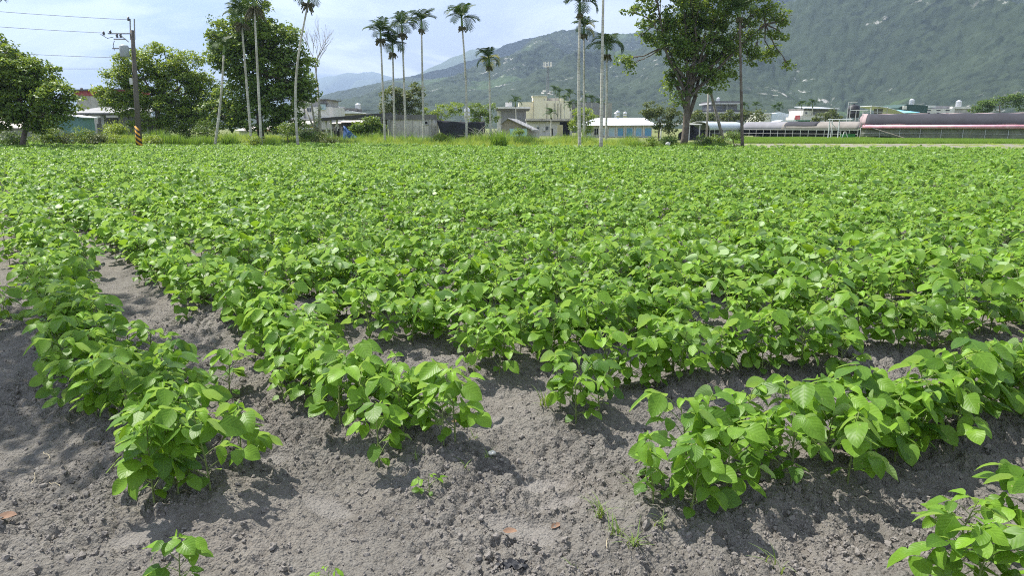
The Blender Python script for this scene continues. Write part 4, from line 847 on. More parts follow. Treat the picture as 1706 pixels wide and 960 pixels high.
o = link('tarpaulin', fast_mesh('tarpaulin', V, Qs, tarp, True)); tag(o, 'blue tarpaulin draped to the ground beside the lean-to', 'tarpaulin'); md = o.modifiers.new('thickness', 'SOLIDIFY'); md.thickness = .02
# old concrete wall building, black net
b = Bld('concrete_shed', 'old roofless concrete wall with dark stained beam behind the middle palms', 'shed', 636, 728, 74)
b.box('wall', SM('plastered_wall', (.60, .57, .52), .9, .12, .8, dirt=(.25, .24, .22), dirtamt=.5, streak=.6), 648, 722, 199, 234, 0, .25, zb=0); b.box('beam', concd, 637, 728, 191, 199, -.12, .5); b.box('end_wall', concd, 637, 646, 199, 234, .1, .3, zb=0)
for u in (650.5, 717.5, 724): b.box('pillar', conc, u - 2, u + 2, 199, 234, -.15, .0 - .003, zb=0)
b.box('side_wall', white, 723, 731, 200, 234, .2, .5, zb=0); b.box('meter_box', conc, 725, 730, 204, 210, -.35, -.16); b.win(708, 714.5, 201, 208, 0, dark, bars=0)
D = 73; V, Qs = [], []
for i in range(15):
    for j in range(9):
        f, g_ = i / 14, j / 8; u = 728 + 80 * f + 10 * g_ * (1 - f); vt_ = 199.5 + 1.8 * math.sin(f * 3.1) + 3 * f; zt = zz(vt_, D); V.append((at(u, D), D + .10 * math.sin(i * 1.1 + j * .7), zt * (1 - g_) + .3 * g_ * f))
for i in range(14):
    for j in range(8): Qs.append((i * 9 + j, i * 9 + j + 1, i * 9 + j + 10, i * 9 + j + 9))
T = thing('shade_net', 'black shade netting hung between posts right of the concrete wall', 'netting', (at(728, D), D, 0)); me = fast_mesh('net', np.array(V) - np.array([at(728, D), D, 0]), Qs, netb, True); o = link('net', me, T); md = o.modifiers.new('thickness', 'SOLIDIFY'); md.thickness = .015
for u in (729, 768, 806): MB().tube([(at(u, D) - at(728, D), .3, 0), (at(u, D) - at(728, D), .3, zz(199, D))], .05, 6).build('post', wood, T)
# brush pile
T = thing('brush_pile', 'pile of dry bare branches right of the black netting', 'brush pile', (at(810, 66), 66, 0)); mb = MB(); rs = random.Random(3)
for k in range(90):
    a = rs.uniform(0, 6.28); p = Vector((rs.gauss(0, .9), rs.gauss(0, .5), rs.uniform(0, 1.0))); d = Vector((math.cos(a), math.sin(a), rs.uniform(-.3, .9))) * rs.uniform(.5, 1.4); mb.tube([p, p + d * .5 + Vector((0, 0, .1)), p + d], [.035, .025, .01], 4, False)
mb.build('branches', m_palebark, T)
# water tank tower
def tank(label, u, D, v0, v1, rpx, mat, legs=True, group='water tanks', baseZ=None):
    x = at(u, D); z1, z0 = zz(v0, D), zz(v1, D); r = rpx * D / F; T = thing('water_tank', label, 'water tank', (x, D, 0), 0, group); h = z1 - z0
    MB().lathe([(r * .98, z0), (r, z0 + h * .05), (r, z0 + h * .30), (r * 1.04, z0 + h * .32), (r, z0 + h * .34), (r, z0 + h * .62), (r * 1.04, z0 + h * .64), (r, z0 + h * .66), (r, z0 + h * .86), (r * .5, z0 + h * .97), (r * .2, z1)], 18).build('tank', mat, T, True)
    MB().lathe([(r * .2, z1 + .002), (r * .22, z1 + .08), (r * .05, z1 + .12)], 10).build('lid', mat, T, True)
    if legs:
        for sx_ in (-1, 1):
            for sy in (-1, 1): MB().box(sx_ * r * .7 - .05, sx_ * r * .7 + .05, sy * r * .7 - .05, sy * r * .7 + .05, baseZ or 0, z0 + .02).build('leg', frame_m, T)
    return T
tank('stacked stainless water tank left of the rounded dark tree', 779, 88, 179, 198, 4.6, steel)
tank('round black water tank on its frame above the grey tunnels', 1417, 118, 174, 196, 9, blackpl)
tank('steel roof tank over the white roof, left of two', 1028, 140, 184, 196, 3, steel, baseZ=3); tank('steel roof tank over the white roof, right of two', 1040, 140, 186, 196, 3, steel, baseZ=3)
# grey flat roof block
b = Bld('house', 'grey flat-roofed block left of the cream building', 'house', 833, 878, 125); b.box('wall', greyw, 835, 876, 183, 225, 0, 8, zb=0); b.box('roof_slab', white, 824, 883, 178, 181, -1.2, 9); b.box('eave', concd, 826, 882, 181.003, 183.5, -1.0, 8.5)
b.box('roof_tank_box', white, 842, 853, 170, 177.9, 1, 3); b.win(838, 852, 186, 196, 0, greyw, greyw); b.win(858, 872, 186, 196, 0, greyw, greyw); b.box('side_wall', white, 828, 834.9, 184, 225, .5, 6, zb=0)
# tin gable shed
b = Bld('shed', 'small gabled tin shed with pale teal panel behind the reed clump', 'shed', 836, 900, 82)
apex = b.x(846); zA, zE0, zE1 = b.z(196.5), b.z(207), b.z(217)
b.part('gable_wall', wood, MB().prism([(b.x(836), 0), (b.x(884), 0), (b.x(884), b.z(213)), (apex, b.z(198)), (b.x(836), b.z(205))], 0, .2)); b.box('panel', paleteal, 849, 878, 214, 227, -.05, -.003); b.box('side_wall', conc, 885, 899, 218, 236, .6, .8, zb=0); b.box('post', wood, 884, 885, 213, 236, -.08, -.01, zb=0)
b.part('roof', greysheet, MB().slab((apex, -.4, zA), (b.x(886), -.4, b.z(215.5)), (b.x(901), 3.5, b.z(217)), (b.x(862), 3.5, zA - .1), .08)); b.part('roof_left', greysheet, MB().slab((b.x(834), -.4, b.z(206)), (apex - .01, -.4, zA), (b.x(861.6), 3.5, zA - .1), (b.x(850), 3.5, b.z(205)), .08))
# white building with ledge + cream building
b = Bld('house', 'white low block with stained ledge below the cream building', 'house', 876, 958, 118); b.box('wall', white, 878, 932, 203, 228, 0, 6, zb=0); b.box('ledge', SM('stained_ledge', (.5, .46, .42), .9, .2, 1, dirt=(.14, .12, .1), dirtamt=.8, streak=.7), 876, 956, 197.5, 201, -1.2, 6.2); b.box('soffit_beam', concd, 878, 955, 201.003, 203, -.9, 6)
b.win(894, 899, 211, 216, 0, bars=0); b.win(909, 914, 210, 217, 0, bars=0); b.box('door', dark, 918, 921, 214, 226, -.04, -.004, zb=0); b.box('bay_shade_fill', dark, 932.1, 950, 203.1, 228, .5, 5, zb=0); b.box('pillar', conc, 949, 953, 203, 228, 0, .4, zb=0); b.box('gate_panel', SM('khaki_panel', (.42, .38, .24), .8, .1, 1), 927, 936, 208, 228, -2.2, -2.1, zb=0); b.box('aircon_unit', white, 905, 908, 213, 218, -.5, -.006)  # solid near-black block fills the bay in place of its inner shade
b = Bld('cream_building', 'large cream concrete building with rooftop stair block', 'building', 862, 1018, 180); b.box('wall', cream, 864, 951, 170, 222, 0, 20, zb=0); b.box('front_bay', cream, 889, 951, 168, 222, -1, -.01, zb=0); b.box('stair_block', cream, 887, 910, 160.5, 168, -.9, 6); b.box('stair_roof', white, 886, 911, 159, 160.4, -1.2, 6.3); b.box('roof_block', conc, 910.2, 936, 163, 167.9, 1, 8)
b.box('corner_tower', cream, 932, 940, 164, 168, -1.05, 1); b.box('grey_wing', greyw, 951.2, 1008, 170, 222, 2, 20, zb=0); b.box('grey_tower', SM('grey_tower_wall', (.3, .29, .26), .9, .15, .4), 1008.2, 1020, 171, 179, 2, 10, zb=0)
for u in (887.5, 910, 922, 928, 933): b.box('drainpipe', concd, u, u + .7, 172, 198, -1.2, -1.02)
b.win(905, 907, 165, 167, -.9, bars=0); b.box('roof_tank_box', white, 967, 970.5, 161, 168, 4, 5)
# cell tower on it
T = thing('cell_tower', 'mobile phone mast with ring of antennas on the cream building', 'mast', (at(911, 186), 186, zz(160, 186))); h = zz(103, 186) - zz(160, 186); mb = MB()
for a in (0, 2.1, 4.2): mb.tube([(.35 * math.cos(a), .35 * math.sin(a), 0), (.22 * math.cos(a), .22 * math.sin(a), h * .93)], .06, 5)
for k in range(14):
    z0 = h * .93 * k / 14; z1 = h * .93 * (k + 1) / 14; mb.tube([(.33, 0, z0), (-.17, .28, z1)], .03, 4).tube([(-.17, -.28, z0), (.33, 0, z1)], .03, 4)
mb.build('lattice_mast', steel if False else SM('mast_steel', (.2, .2, .22), .6, .1, 2), T); MB().lathe([(1.0, h * .86), (1.0, h * .87)], 16).build('antenna_ring', frame_m, T)
for k in range(9):
    a = k * 6.283 / 9; MB().box(-.12, .12, -.07, .07, h * .86, h).build('antenna', white, T).location = (1.0 * math.cos(a), 1.0 * math.sin(a), 0)
for dx, dz in ((-1.2, .6), (-.8, 1.1), (.9, .9), (.5, .5), (1.1, .3)): MB().lathe([(.1, 0), (.42, .1), (.5, .25), (.42, .3)], 10, (dx, -.4, dz)).build('dish', white, T)
# white roof house with blue panels
b = Bld('house', 'long low house with white hip roof and blue window panels', 'house', 974, 1092, 100)
b.box('wall', SM('pale_wall', (.52, .49, .46), .85, .1, .8, dirt=(.35, .33, .3), dirtamt=.4), 976, 1086, 208, 238, 0, 7, zb=0)
b.part('roof', whitetin, MB().add([(b.x(970), -.7, b.z(208.8)), (b.x(1092), -.7, b.z(208.2)), (b.x(1092), 7.7, b.z(208.5)), (b.x(970), 7.7, b.z(208.5)), (b.x(996), 3.5, b.z(196)), (b.x(1080), 3.5, b.z(195.5)), (b.x(970), -.7, b.z(209.6)), (b.x(1092), -.7, b.z(209.2))], [(0, 1, 5, 4), (1, 2, 5), (2, 3, 4, 5), (3, 0, 4), (3, 2, 1, 0), (0, 6, 7, 1)]) or (lambda m_: m_)(None)) if False else None
mb = MB(); mb.add([(b.x(970), -.7, b.z(208.8)), (b.x(1092), -.7, b.z(208.2)), (b.x(1092), 7.7, b.z(208.5)), (b.x(970), 7.7, b.z(208.5)), (b.x(996), 3.5, b.z(196)), (b.x(1080), 3.5, b.z(195.5))], [(0, 1, 5, 4), (1, 2, 5), (2, 3, 4, 5), (3, 0, 4), (3, 2, 1, 0)]); b.part('roof', whitetin, mb)
for u0, u1, m_ in ((1013, 1024, paleblue), (1028, 1038.5, blue), (1042.5, 1054, blue), (1058, 1069, SM('faded_blue_panel', (.22, .42, .6), .5, .15, 1.5, dirt=(.4, .5, .55))), (1073, 1085, blue)): b.win(u0, u1, 212.5, 227.5, 0, m_, white, bars=0)
for u0 in (977, 989, 1001): b.win(u0, u0 + 8, 213, 226, 0, paleblue if u0 != 989 else dark, white, bars=1)
for u in (1011, 1026, 1040, 1056, 1071): b.box('pilaster', white, u - .9, u + .9, 209.6, 236, -.12, -.003, zb=0)
for u in (1023, 1037, 1063): b.part('roof_vent', concd, MB().box(b.x(u) - .25, b.x(u) + .25, 1.0, 1.4, b.z(206), b.z(203)))
b.part('chimney', steel, MB().lathe([(.12, 0), (.12, .7), (.25, .75), (.05, .95)], 8, (b.x(1030), 3.5, b.z(197))))
b.part('lean_to_roof', whitetin, MB().slab((b.x(950), -.2, b.z(211.5)), (b.x(972), -.2, b.z(210.5)), (b.x(972), 3, b.z(209.8)), (b.x(950), 3, b.z(210.8)), .08)); b.box('post', white, 951, 952, 212, 236, 0, .12, zb=0)
# open shelter by the tree
b = Bld('shelter', 'small flat-roofed open shelter right of the forked tree', 'shelter', 1100, 1168, 80); b.part('roof', white, MB().slab((b.x(1098), 0, b.z(206.5)), (b.x(1168), 0, b.z(206.5)), (b.x(1166), 3, b.z(205.5)), (b.x(1100), 3, b.z(205.5)), .10))
for u in (1101, 1148, 1165): b.box('post', frame_m, u - .8, u + .8, 207.5, 236, .1, .25, zb=0)
T = thing('soil_heap', 'dark heap under the open shelter behind the forked tree', 'heap', (at(1150, 82), 82, 0)); bpy_m = clod(99).copy(); bpy_m.materials.clear(); bpy_m.materials.append(netb); o = link('heap', bpy_m, T); o.scale = (1.6, 1.2, 2.0)
for u0, v0, u1, v1, D, r, lab in ((1182, 148, 1209, 240, 47, .11, 'weathered wooden pole leaning left beside the forked tree'), (1181, 128, 1176, 232, 58, .09, 'pale upright wooden pole right of the forked tree')):
    T = MB().tube([(at(u1, D), D, -.05), (at((u0 + u1) / 2, D, 2), D + .1, zz((v0 + v1) / 2, D)), (at(u0, D, zz(v0, D)), D, zz(v0, D))], [r, r * .9, r * .7], 9).build('wooden_pole', m_palebark if D > 50 else wood, None, True); tag(T, lab, 'pole')
# far grey villa
b = Bld('villa', 'far grey two-tier villa with wide flat eaves right of the forked tree', 'villa', 1150, 1245, 190); b.box('lower_wall', greyw, 1162, 1235, 192, 215, 0, 12, zb=0); b.box('lower_eave', SM('pale_fascia', (.42, .42, .44), .8, .1, 1), 1155, 1234, 186.5, 189.5, -2, 13); b.box('lower_roof', charcoal, 1158, 1232, 183.5, 186.4, -1.5, 12.5)
b.box('upper_wall', greyw, 1182, 1225, 174, 183.4, 0, 9); b.box('upper_eave', SM('pale_fascia', (.42, .42, .44), .8, .1, 1), 1178, 1232, 171, 173.8, -1.8, 10); b.box('upper_roof', charcoal, 1180, 1230, 168.5, 170.9, -1.2, 9.5); b.part('roof_tank', steel, MB().lathe([(.5, 0), (.5, .9), (.1, 1.2)], 10, (b.x(1200), 4, b.z(168.4)))); b.box('column', greyw, 1205, 1207, 174, 183, -1.2, -.9); b.win(1186, 1200, 176, 182, 0, glass)
# sheds beyond the tunnels
b = Bld('shed', 'cream and pale blue gabled warehouse beyond the tunnels', 'warehouse', 1265, 1311, 165); b.box('cream_wall', SM('cream_sheet', (.6, .6, .52), .7, .08, 1), 1265, 1282, 189, 212, 0, 10, zb=0); b.part('gable_wall', SM('pale_blue_sheet', (.50, .57, .64), .6, .1, .6, ribs=('X', .5)), MB().prism([(b.x(1282.2), 0), (b.x(1310), 0), (b.x(1310), b.z(190)), (b.x(1298), b.z(187)), (b.x(1282.2), b.z(189.5))], -.3, 12)); b.box('roof_edge', whitetin, 1264, 1283, 188, 189, -.3, 10)
mk = MB()
for k, (a, w_) in enumerate(((1270.5, 1.6), (1272.8, 1.4), (1275, 1.8), (1277.6, 1.2))): mk.box(b.x(a), b.x(a + w_ * .35), -.05, -.004, b.z(194.2), b.z(191.8)).box(b.x(a + w_ * .36), b.x(a + w_ * .9), -.05, -.004, b.z(192.6), b.z(191.9))
b.part('sign_lettering', charcoal, mk)
b = Bld('house', 'white house with stepped balconies and dark gable beyond the tunnels', 'house', 1318, 1396, 160); b.box('wall', white, 1330, 1394, 192, 212, 0, 10, zb=0); b.box('balcony_wall', white, 1334, 1348, 184, 192, -.2, 8); b.box('upper_bay', greyw, 1348, 1392, 184, 191.9, .5, 9); b.box('dark_gable', concd, 1335, 1390, 180, 183.9, 0, 9); b.part('roof', tin, MB().slab((b.x(1333), -1, b.z(180)), (b.x(1392), -1, b.z(181)), (b.x(1378), 9, b.z(175.5)), (b.x(1345), 9, b.z(175.5)), .15)); b.box('low_wall', white, 1318, 1331, 195, 212, -1, 4, zb=0)
for u in (1337, 1352, 1362, 1372, 1382): b.win(u, u + 4, 186, 190, -.2 if u == 1337 else .5, bars=0)
b.box('red_banner', SM('red_banner', (.62, .12, .13), .6, .25, 1.2, dirt=(.7, .6, .6)), 1319, 1327, 192, 199, -1.1, -1.02)
b = Bld('greenhouse_roof', 'small white and green roofed hut behind the grey tunnels', 'hut', 1294, 1350, 130); b.box('wall', SM('green_sheet', (.10, .24, .17), .7, .15, 1), 1300, 1348, 201, 220, .2, 4, zb=0); b.part('roof', whitetin, MB().prism([(b.x(1294), b.z(203)), (b.x(1302), b.z(200.2)), (b.x(1322), b.z(200)), (b.x(1330), b.z(203))], 0, 4)); 
b.part('roof_right', SM('green_sheet', (.10, .24, .17), .7, .15, 1), MB().box(b.x(1323), b.x(1350), -.1, 4.3, b.z(201), b.z(199.8)))
b = Bld('canopy', 'open steel canopy with curved white roof right of the black tank', 'canopy', 1430, 1500, 150)
mb = MB()
for k in range(6):
    f0, f1 = k / 6, (k + 1) / 6; g0 = lambda f: 176 + 13 * f - 3 * math.sin(f * 3.14); mb.slab((b.x(1443 + 57 * f0), -1, b.z(g0(f0))), (b.x(1443 + 57 * f1), -1, b.z(g0(f1))), (b.x(1443 + 57 * f1), 7, b.z(g0(f1))), (b.x(1443 + 57 * f0), 7, b.z(g0(f0))), .12)
b.part('roof', whitetin, mb)
for u in (1432, 1444, 1455, 1471): b.box('post', frame_m, u, u + .8, 178 if u > 1440 else 186, 212, -.5, -.35, zb=0)
b.box('dark_wall', concd, 1456, 1470, 181, 195, 1, 1.2, zb=0); b.box('rail', frame_m, 1430, 1471, 186, 186.8, -.6, -.5)
b = Bld('shed', 'dark green long building with white vents on the horizon at right', 'building', 1492, 1540, 200); b.part('wall', greenc, MB().prism([(b.x(1492), 0), (b.x(1540), 0), (b.x(1540), b.z(176)), (b.x(1505), b.z(173.5)), (b.x(1492), b.z(179))], 0, 12)); b.part('roof_tank', steel, MB().lathe([(.7, 0), (.7, 1.4), (.2, 1.8)], 10, (b.x(1522), 3, b.z(174.5)))); b.box('white_hut', white, 1498, 1504, 176, 182, -.4, -.01)
b = Bld('shed', 'bright blue roofed shed in the far town', 'shed', 1480, 1522, 175); b.box('wall', white, 1482, 1522, 188, 212, 0, 6, zb=0); b.part('roof', SM('sky_blue_roof', (.20, .50, .66), .5, .1, 1), MB().slab((b.x(1478), -1, b.z(188)), (b.x(1524), -1, b.z(187)), (b.x(1518), 7, b.z(182)), (b.x(1484), 7, b.z(182)), .15))
b = Bld('apartment_row', 'row of white flats with balconies above the pink greenhouse', 'flats', 1518, 1625, 210); b.box('wall', white, 1520, 1585, 181, 212, 0, 10, zb=0); b.box('parapet', SM('white_parapet', (.7, .7, .7), .8, .05, 1), 1538, 1552, 175.5, 179, -.2, 8); b.box('rear_wall', conc, 1552, 1625, 181, 212, 2, 10, zb=0); b.box('roof_slab', white, 1586, 1625, 177, 180.9, 1.5, 10); b.box('roof_screen', greyw, 1554, 1583, 176, 180.9, 2, 2.3)
for u in (1525, 1540, 1556, 1571): b.win(u, u + 5, 187, 191.5, 0, dark, white, bars=0); b.box('arch', dark, u - 1, u + 5.6, 183, 184.6, -.05, -.006)
b.part('roof_tank', steel, MB().lathe([(.8, 0), (.8, 1.5), (.2, 2.0)], 10, (b.x(1604), 4, b.z(177))))
# low roofs at left behind the trees
b = Bld('shed', 'low shed with rusty orange roof edge under the dense tree', 'shed', 398, 470, 84); b.box('wall', white, 400, 468, 218, 236, 0, 4, zb=0); b.part('roof', palesheet, MB().slab((b.x(396), -.6, b.z(217)), (b.x(470), -.6, b.z(217)), (b.x(466), 4, b.z(210)), (b.x(400), 4, b.z(210)), .1)); b.box('roof_edge', orange, 432, 455, 215.8, 218, -.72, -.62)
b = Bld('shed', 'cluttered low workshop front with yellow sheet by the bare tree', 'shed', 498, 560, 70); b.box('wall', conc, 500, 552, 216, 232, 0, 3, zb=0); b.box('roof_slab', white, 498, 552, 213, 215, -.3, 3.2); b.box('yellow_sheet', SM('yellow_sheet', (.55, .42, .1), .7, .1, 1), 520, 527, 210.8, 212.9, -.3, .2); b.box('bay_shade_fill', dark, 528, 540, 217, 230, -.06, -.004, zb=0)  # bay is a near-black panel on the wall, painted as shade
for i, (u, v0) in enumerate(((557, 212), (560, 211), (564, 214), (569, 212))): 
    T = MB().box(at(u - 2, 60), at(u + 2.2, 60), 60, 60.7, 0, zz(v0 + 6, 60)).tube([(at(u, 60), 60.3, zz(v0 + 6, 60)), (at(u + 1, 60), 60.3, zz(v0, 60))], .07, 6).build('crate_stack', [wood, concd, dark, wood][i]); tag(T, ['pale stacked junk left of the lean-to post', 'grey stacked junk by the lean-to post', 'black stacked junk beside the blue tarpaulin', 'brown stacked junk against the blue tarpaulin'][i], 'junk stack', 'junk under the lean-to')

# ================================================================== GREENHOUSES
def tunnel(name, label, u0, u1, D0, D1_, vtop0, R_, sections, hoops, wallh, seed=0, group=None, netmat=None):
    """barrel-roofed growing tunnel: long axis from (u0,D0) to (u1,D1_); near side faces the camera"""
    a = Vector((at(u0, D0), D0, 0)); b_ = Vector((at(u1, D1_), D1_, 0)); L = (b_ - a).length; rz = math.atan2(b_.y - a.y, b_.x - a.x)
    T = thing(name, label, 'greenhouse', a, rz, group); H = R_
    for (f0, f1, mat, part, a0, a1, dr) in sections:      # arc range in degrees from near eave (0) over the top (180)
        V, Qs = [], []; nu_, na_ = max(6, int((f1 - f0) * L / .45)), 14
        for i in range(nu_ + 1):
            x = L * (f0 + (f1 - f0) * i / nu_)
            for j in range(na_ + 1):
                q = a0 + (a1 - a0) * j / na_
                if j == 0: q += 1.6 * dr * math.sin(x * .55) + 1.0 * dr * math.sin(x * 1.7 + 1)
                an = R(q); bul = 1 + .012 * math.cos(x * 2 * math.pi / hoops) + dr * .008 + (.012 * math.sin(x * 1.9) * dr)
                V.append((x, R_ * 1.6 * (1 - math.cos(an)) , wallh + R_ * math.sin(an) ** .8 * bul + dr * .02))
        for i in range(nu_):
            for j in range(na_): k = i * (na_ + 1) + j; Qs.append((k, k + na_ + 1, k + na_ + 2, k + 1))
        V = np.array(V); V[:, 1] -= 0.02 * dr
        o = link(part, fast_mesh(part, V, Qs, mat, True), T); md = o.modifiers.new('thickness', 'SOLIDIFY'); md.thickness = .015; md.offset = 1
    mb = MB(); n = int(L / hoops)
    for i in range(n + 1):
        x = i * L / n; mb.tube([(x, 0, 0), (x, 0, wallh)], .035, 5)
        if i % 4 == 0: mb.tube([(x, R_ * 3.2, 0), (x, R_ * 3.2, wallh)], .035, 5)
        mb.tube([(x, R_ * 1.6 * (1 - math.cos(R(q))), wallh + R_ * max(0, math.sin(R(q))) ** .8 - .03) for q in range(0, 181, 20)], .025, 5, False)
    mb.tube([(0, 0, wallh), (L, 0, wallh)], .035, 5).tube([(0, -.01, wallh * .5), (L, -.01, wallh * .5)], .02, 5); mb.build('frame', frame_m, T)
    if netmat:
        V, Qs = [], []; n = int(L / .7)
        for i in range(n + 1):
            x = L * i / n
            for j in range(5): V.append((x, .08 + .05 * math.sin(x * .9 + j), wallh - (wallh - .12 - .35 * max(0, math.sin(x * .33 + 1.0)) ** 3) * j / 4))
        for i in range(n):
            for j in range(4): k = i * 5 + j; Qs.append((k, k + 1, k + 6, k + 5))
        link('side_net', fast_mesh('side_net', V, Qs, netmat, True), T)
    V, Qs = [], []
    MB().box(.1, L - .1, R_ * 3.1, R_ * 3.12, .0, wallh).build('back_net', SM('grey_net', (.13, .13, .12), .9, .2, 1.), T)
    return T, L
pinkn = SM('pink_shade_net', (.33, .25, .25), .85, .1, .8, dirt=(.5, .4, .38)); pinkr = SM('rolled_pink_film', (.62, .30, .36), .6, .2, 2.0, dirt=(.7, .5, .52), dirtamt=.6); blackn = SM('charcoal_shade_net', (.028, .028, .036), .8, .2, .7); olive = SM('olive_side_net', (.17, .175, .125), .9, .25, 1.2, dirt=(.3, .3, .24), dirtamt=.4)
poly = SM('silver_grey_film', (.20, .20, .22), .85, .12, .9, dirt=(.28, .27, .27)); taupe = SM('taupe_shade_net', (.22, .20, .18), .8, .15, 1.1); whitef = SM('white_film', (.42, .47, .5), .45, .06, .8)
T, L = tunnel('greenhouse', 'long greenhouse with pink roof and black shade net at the right', 1432, 1800, 86, 74, 190, 1.6, [(0, 1, pinkn, 'roof_film', 8, 172, 0), (.02, 1, blackn, 'shade_net', 5, 68, 1.8)], 2.0, 1.45, netmat=olive)
MB().tube([(0.2, -.16, 1.50), (L, -.16, 1.50)], .24, 10).build('rolled_film', pinkr, T, True)
MB().tube([(.3, -.3, 1.7), (5.5, -.5, 0)], .05, 5).tube([(33.5, -.3, 1.6), (31, -.6, 0)], .05, 5).tube([(33.5, -.3, 1.6), (36, -.6, 0)], .05, 5).build('brace', wood, T)
rs = random.Random(2)
V, Qs = [], []
for i in range(13):
    for j in range(5): an = R(15 * i); V.append((-.25 + .25 * j / 4 + .1 * math.sin(i * 2 + j), 1.6 * 1.6 * (1 - math.cos(an)), 1.45 + 1.63 * math.sin(an) ** .8))
for i in range(12):
    for j in range(4): k = i * 5 + j; Qs.append((k, k + 5, k + 6, k + 1))
link('gable_wrap', fast_mesh('gable_wrap', V, Qs, pinkn, True), T)
tunnel('greenhouse', 'low grey film tunnel with dark netting section beyond the paddy', 1236, 1428, 106, 94, 203, 1.1, [(0, .40, poly, 'roof_film', 0, 180, 0), (.38, .66, blackn, 'dark_net_roof', 22, 150, .6), (.36, 1, taupe, 'shade_net', 0, 170, 0.)], 1.1, 1.1, netmat=None)
tunnel('greenhouse', 'white film arched tunnel right of the forked tree', 1182, 1240, 100, 108, 203, 1.15, [(0, 1, whitef, 'roof_film', 0, 180, 0)], 1.3, 1.1)
T = thing('tunnel_shade_sheet', 'dark sheet standing in for crop shade behind the low grey tunnel posts', 'netting', (at(1238, 104), 104, 0)); MB().box(0, at(1430, 97) - at(1238, 104), 2.4, 2.45, .2, 1.1).build('net', netb, T)  # near-black sheet stands in for the shade inside the tunnel
# steel frame by the pink greenhouse
D = 84; T = thing('steel_frame', 'pale open steel gantry frame left of the pink greenhouse', 'frame', (at(1376, D), D, 0)); mb = MB(); X = lambda u: at(u, D) - at(1376, D)
for u in (1379, 1395): mb.tube([(X(u), 0, 0), (X(u), 0, zz(199, D))], .07, 6)
mb.tube([(X(1376), 0, zz(199, D)), (X(1416), 0, zz(199, D))], .06, 6).tube([(X(1381), 0, zz(203, D)), (X(1399), 0, zz(222, D))], .04, 5).tube([(X(1396), 2, 0), (X(1396), 2, zz(199, D))], .05, 6); mb.build('frame', SM('painted_steel', (.55, .56, .55), .6, .1, 2), T)
for u0, u1 in ((1404, 1400), (1406, 1412)): MB().tube([(X(u0), -.2, zz(219, D)), (X(u1), -.2, 0)], .05, 5).build('stand_leg', white, T)
T = thing('green_net', 'green netting panel beside the steel gantry', 'netting', (at(1400, 88), 88, 0)); MB().box(0, at(1424, 88) - at(1400, 88), 0, .03, 0, zz(223, 88)).build('net', SM('green_netting', (.06, .25, .07), .8, .3, 2), T)
D = 118; T = thing('steel_frame', 'thin steel frame around the black water tank', 'frame', (at(1400, D), D, 0)); X = lambda u: at(u, D) - at(1400, D); mb = MB()
for u in (1400, 1404, 1414, 1425): mb.tube([(X(u), -1.6, 0), (X(u), -1.6, zz(171 if u < 1410 else 184, D))], .06, 5)
mb.tube([(X(1400), -1.6, zz(171, D)), (X(1414), -1.6, zz(170.5, D))], .05, 5).tube([(X(1404), -1.6, zz(184, D)), (X(1433), -1.6, zz(184, D))], .08, 5); mb.build('frame', frame_m, T)

# ================================================================== UTILITY POLE AND WIRES
D = 45; xb, xt = at(233, D), at(220.5, D, zz(50, D)); T = thing('utility_pole', 'brown utility pole with striped yellow and black base', 'utility pole', (xb, D, 0)); dx = xt - xb; zt = zz(50, D)
m_pole = SM('pole_concrete', (.13, .115, .095), .85, .2, 1, dirt=(.2, .18, .15))
MB().tube([(0, 0, -.05), (dx * .5, 0, zt * .5), (dx, 0, zt)], [.18, .15, .11], 14).build('pole', m_pole, T, True)
m_str, t, b_, o = newmat('striped_guard'); co = N(t, 'ShaderNodeTexCoord').outputs['Object']; sx = N(t, 'ShaderNodeSeparateXYZ'); t.links.new(co, sx.inputs[0])
st_ = mth(t, 'GREATER_THAN', mth(t, 'FRACT', mth(t, 'MULTIPLY', mth(t, 'ADD', sx.outputs[2], mth(t, 'MULTIPLY', sx.outputs[0], .9)), 3.2)), .5)
t.links.new(mixc(t, st_, (.02, .02, .02), (.72, .36, .03)), b_.inputs['Base Color']); b_.inputs['Roughness'].default_value = .7
MB().tube([(0, 0, .0), (dx * .14, 0, zz(210, D))], [.195, .187], 16).build('striped_guard', m_str, T, True)
X = lambda u, v=100: at(u, D, zz(v, D)) - xb
steelm = SM('galvanised_fitting', (.34, .34, .35), .5, .15, 4, metal=.4)
MB().box(X(182, 56), X(222, 56), -.16, -.08, zz(57, D), zz(55.3, D)).build('crossarm', steelm, T); MB().tube([(X(206), -.12, zz(57, D)), (X(220), -.12, zz(70, D))], .03, 5).build('brace', steelm, T)
MB().box(X(192, 65), X(212, 65), -.18, -.1, zz(66.5, D), zz(64.5, D)).build('lower_crossarm', steelm, T); MB().box(X(190, 80), X(222, 80), -.2, -.13, zz(82, D), zz(80, D)).build('bracket', steelm, T)
for u in (217, 224): MB().tube([(X(u, 60), 0, zz(66, D)), (X(u, 32), 0, zz(31, D))], .04, 6).build('top_rod', steelm, T)
for u, v in ((175, 57), (186, 55), (197, 61), (203, 61), (216, 33)): MB().lathe([(.03, 0), (.09, .03), (.05, .08), (.09, .12), (.05, .17), (.08, .2), (.02, .25)], 9, (X(u, v), -.12, zz(v + 2, D))).build('insulator', SM('insulator', (.12, .12, .13), .35, .1, 5), T)
MB().lathe([(.24, 0), (.27, .05), (.27, .62), (.22, .7), (.08, .74)], 14, (X(214, 90), -.42, zz(96, D))).build('transformer', SM('transformer_grey', (.33, .36, .37), .5, .1, 3), T, True)
for u in (211, 216): MB().lathe([(.04, 0), (.06, .05), (.04, .1), (.06, .15), (.02, .2)], 8, (X(u, 80), -.42, zz(79, D) - .1)).build('bushing', steelm, T)
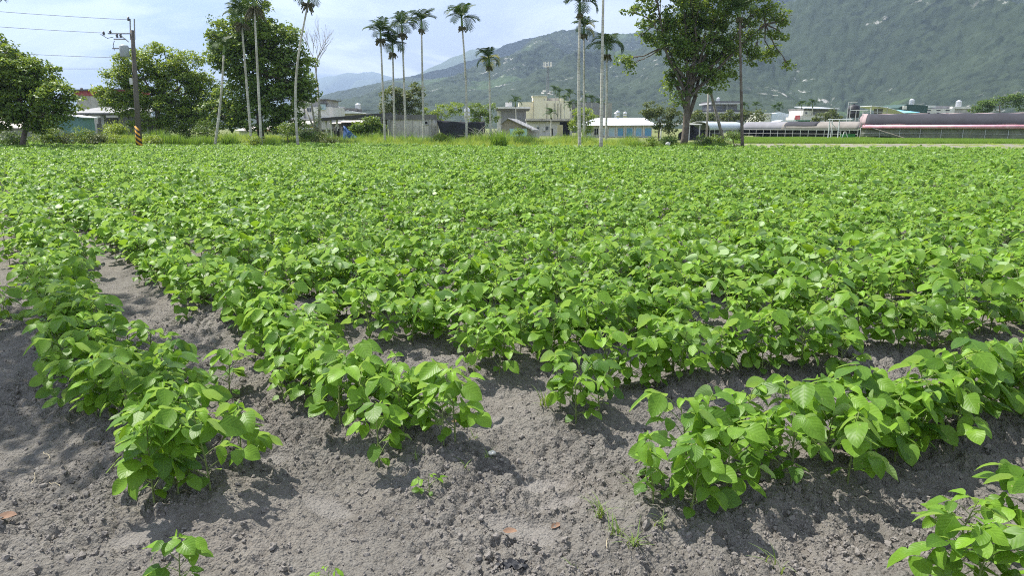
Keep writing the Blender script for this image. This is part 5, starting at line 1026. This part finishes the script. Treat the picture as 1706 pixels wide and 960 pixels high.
MB().box(X(219.5, 135), X(223.5, 135), -.28, -.14, zz(141, D), zz(130, D)).build('meter_box', white, T)
for pts_ in ([(X(197), -.15, zz(68, D)), (X(194), -.15, zz(76, D)), (X(196), -.2, zz(84, D))], [(X(175), -.1, zz(57, D)), (X(186), -.15, zz(64, D)), (X(196), -.15, zz(62, D))], [(X(206), -.3, zz(98, D)), (X(213), -.35, zz(108, D)), (X(220), -.2, zz(112, D)), (X(222), -.19, zz(130, D))]): MB().tube(pts_, .018, 5).build('jumper_cable', netb, T)
for (u0, v0, um, vm, lab) in ((217, 33, 12, 13, 'topmost wire from the utility pole towards the left'), (175, 55, 0, 38, 'second wire from the top leading left from the crossarm'), (187, 96, 25, 83, 'third wire leading left below the crossarms'), (192, 114.5, 95, 111, 'lowest wire leading left from the utility pole')):
    uu, vv = -500, v0 + (vm - v0) * (u0 + 500) / (u0 - um) * .93; D2 = 36; pt = []; p0 = Vector((at(u0, D, zz(v0, D)), D - .12, zz(v0, D))); p1 = Vector((at(uu, D2, zz(vv, D2)), D2, zz(vv, D2)))
    for k in range(21): f = k / 20; p = p0.lerp(p1, f); p.z -= .35 * 4 * f * (1 - f) * .6; pt.append(p)
    o = MB().tube(pt, .012, 5).build('overhead_wire', SM('wire_grey', (.12, .12, .13), .6, .1, 2, bmp=0)); tag(o, lab, 'wire', 'overhead wires from the pole')
for (v0, v1, lab) in ((181.5, 186, 'thin upper cable running before the green foothill'), (184.5, 182.5, 'thin lower cable running before the green foothill')):
    D2 = 110; o = MB().tube([(at(545 + 90 * f, D2), D2, zz(v0 + (v1 - v0) * f, D2) - .4 * f * (1 - f)) for f in np.linspace(0, 1, 8)], .03, 4).build('overhead_wire', netb); tag(o, lab, 'wire', 'cables behind the lean-to')
# pale stone at the foot of the forked tree
T = clod(77); T.materials.clear(); T.materials.append(white); o = link('stone', T, None, (at(1112, 43), 43, .45)); o.scale = (.13, .12, .2); tag(o, 'white sack-like stone at the foot of the forked tree', 'stone')
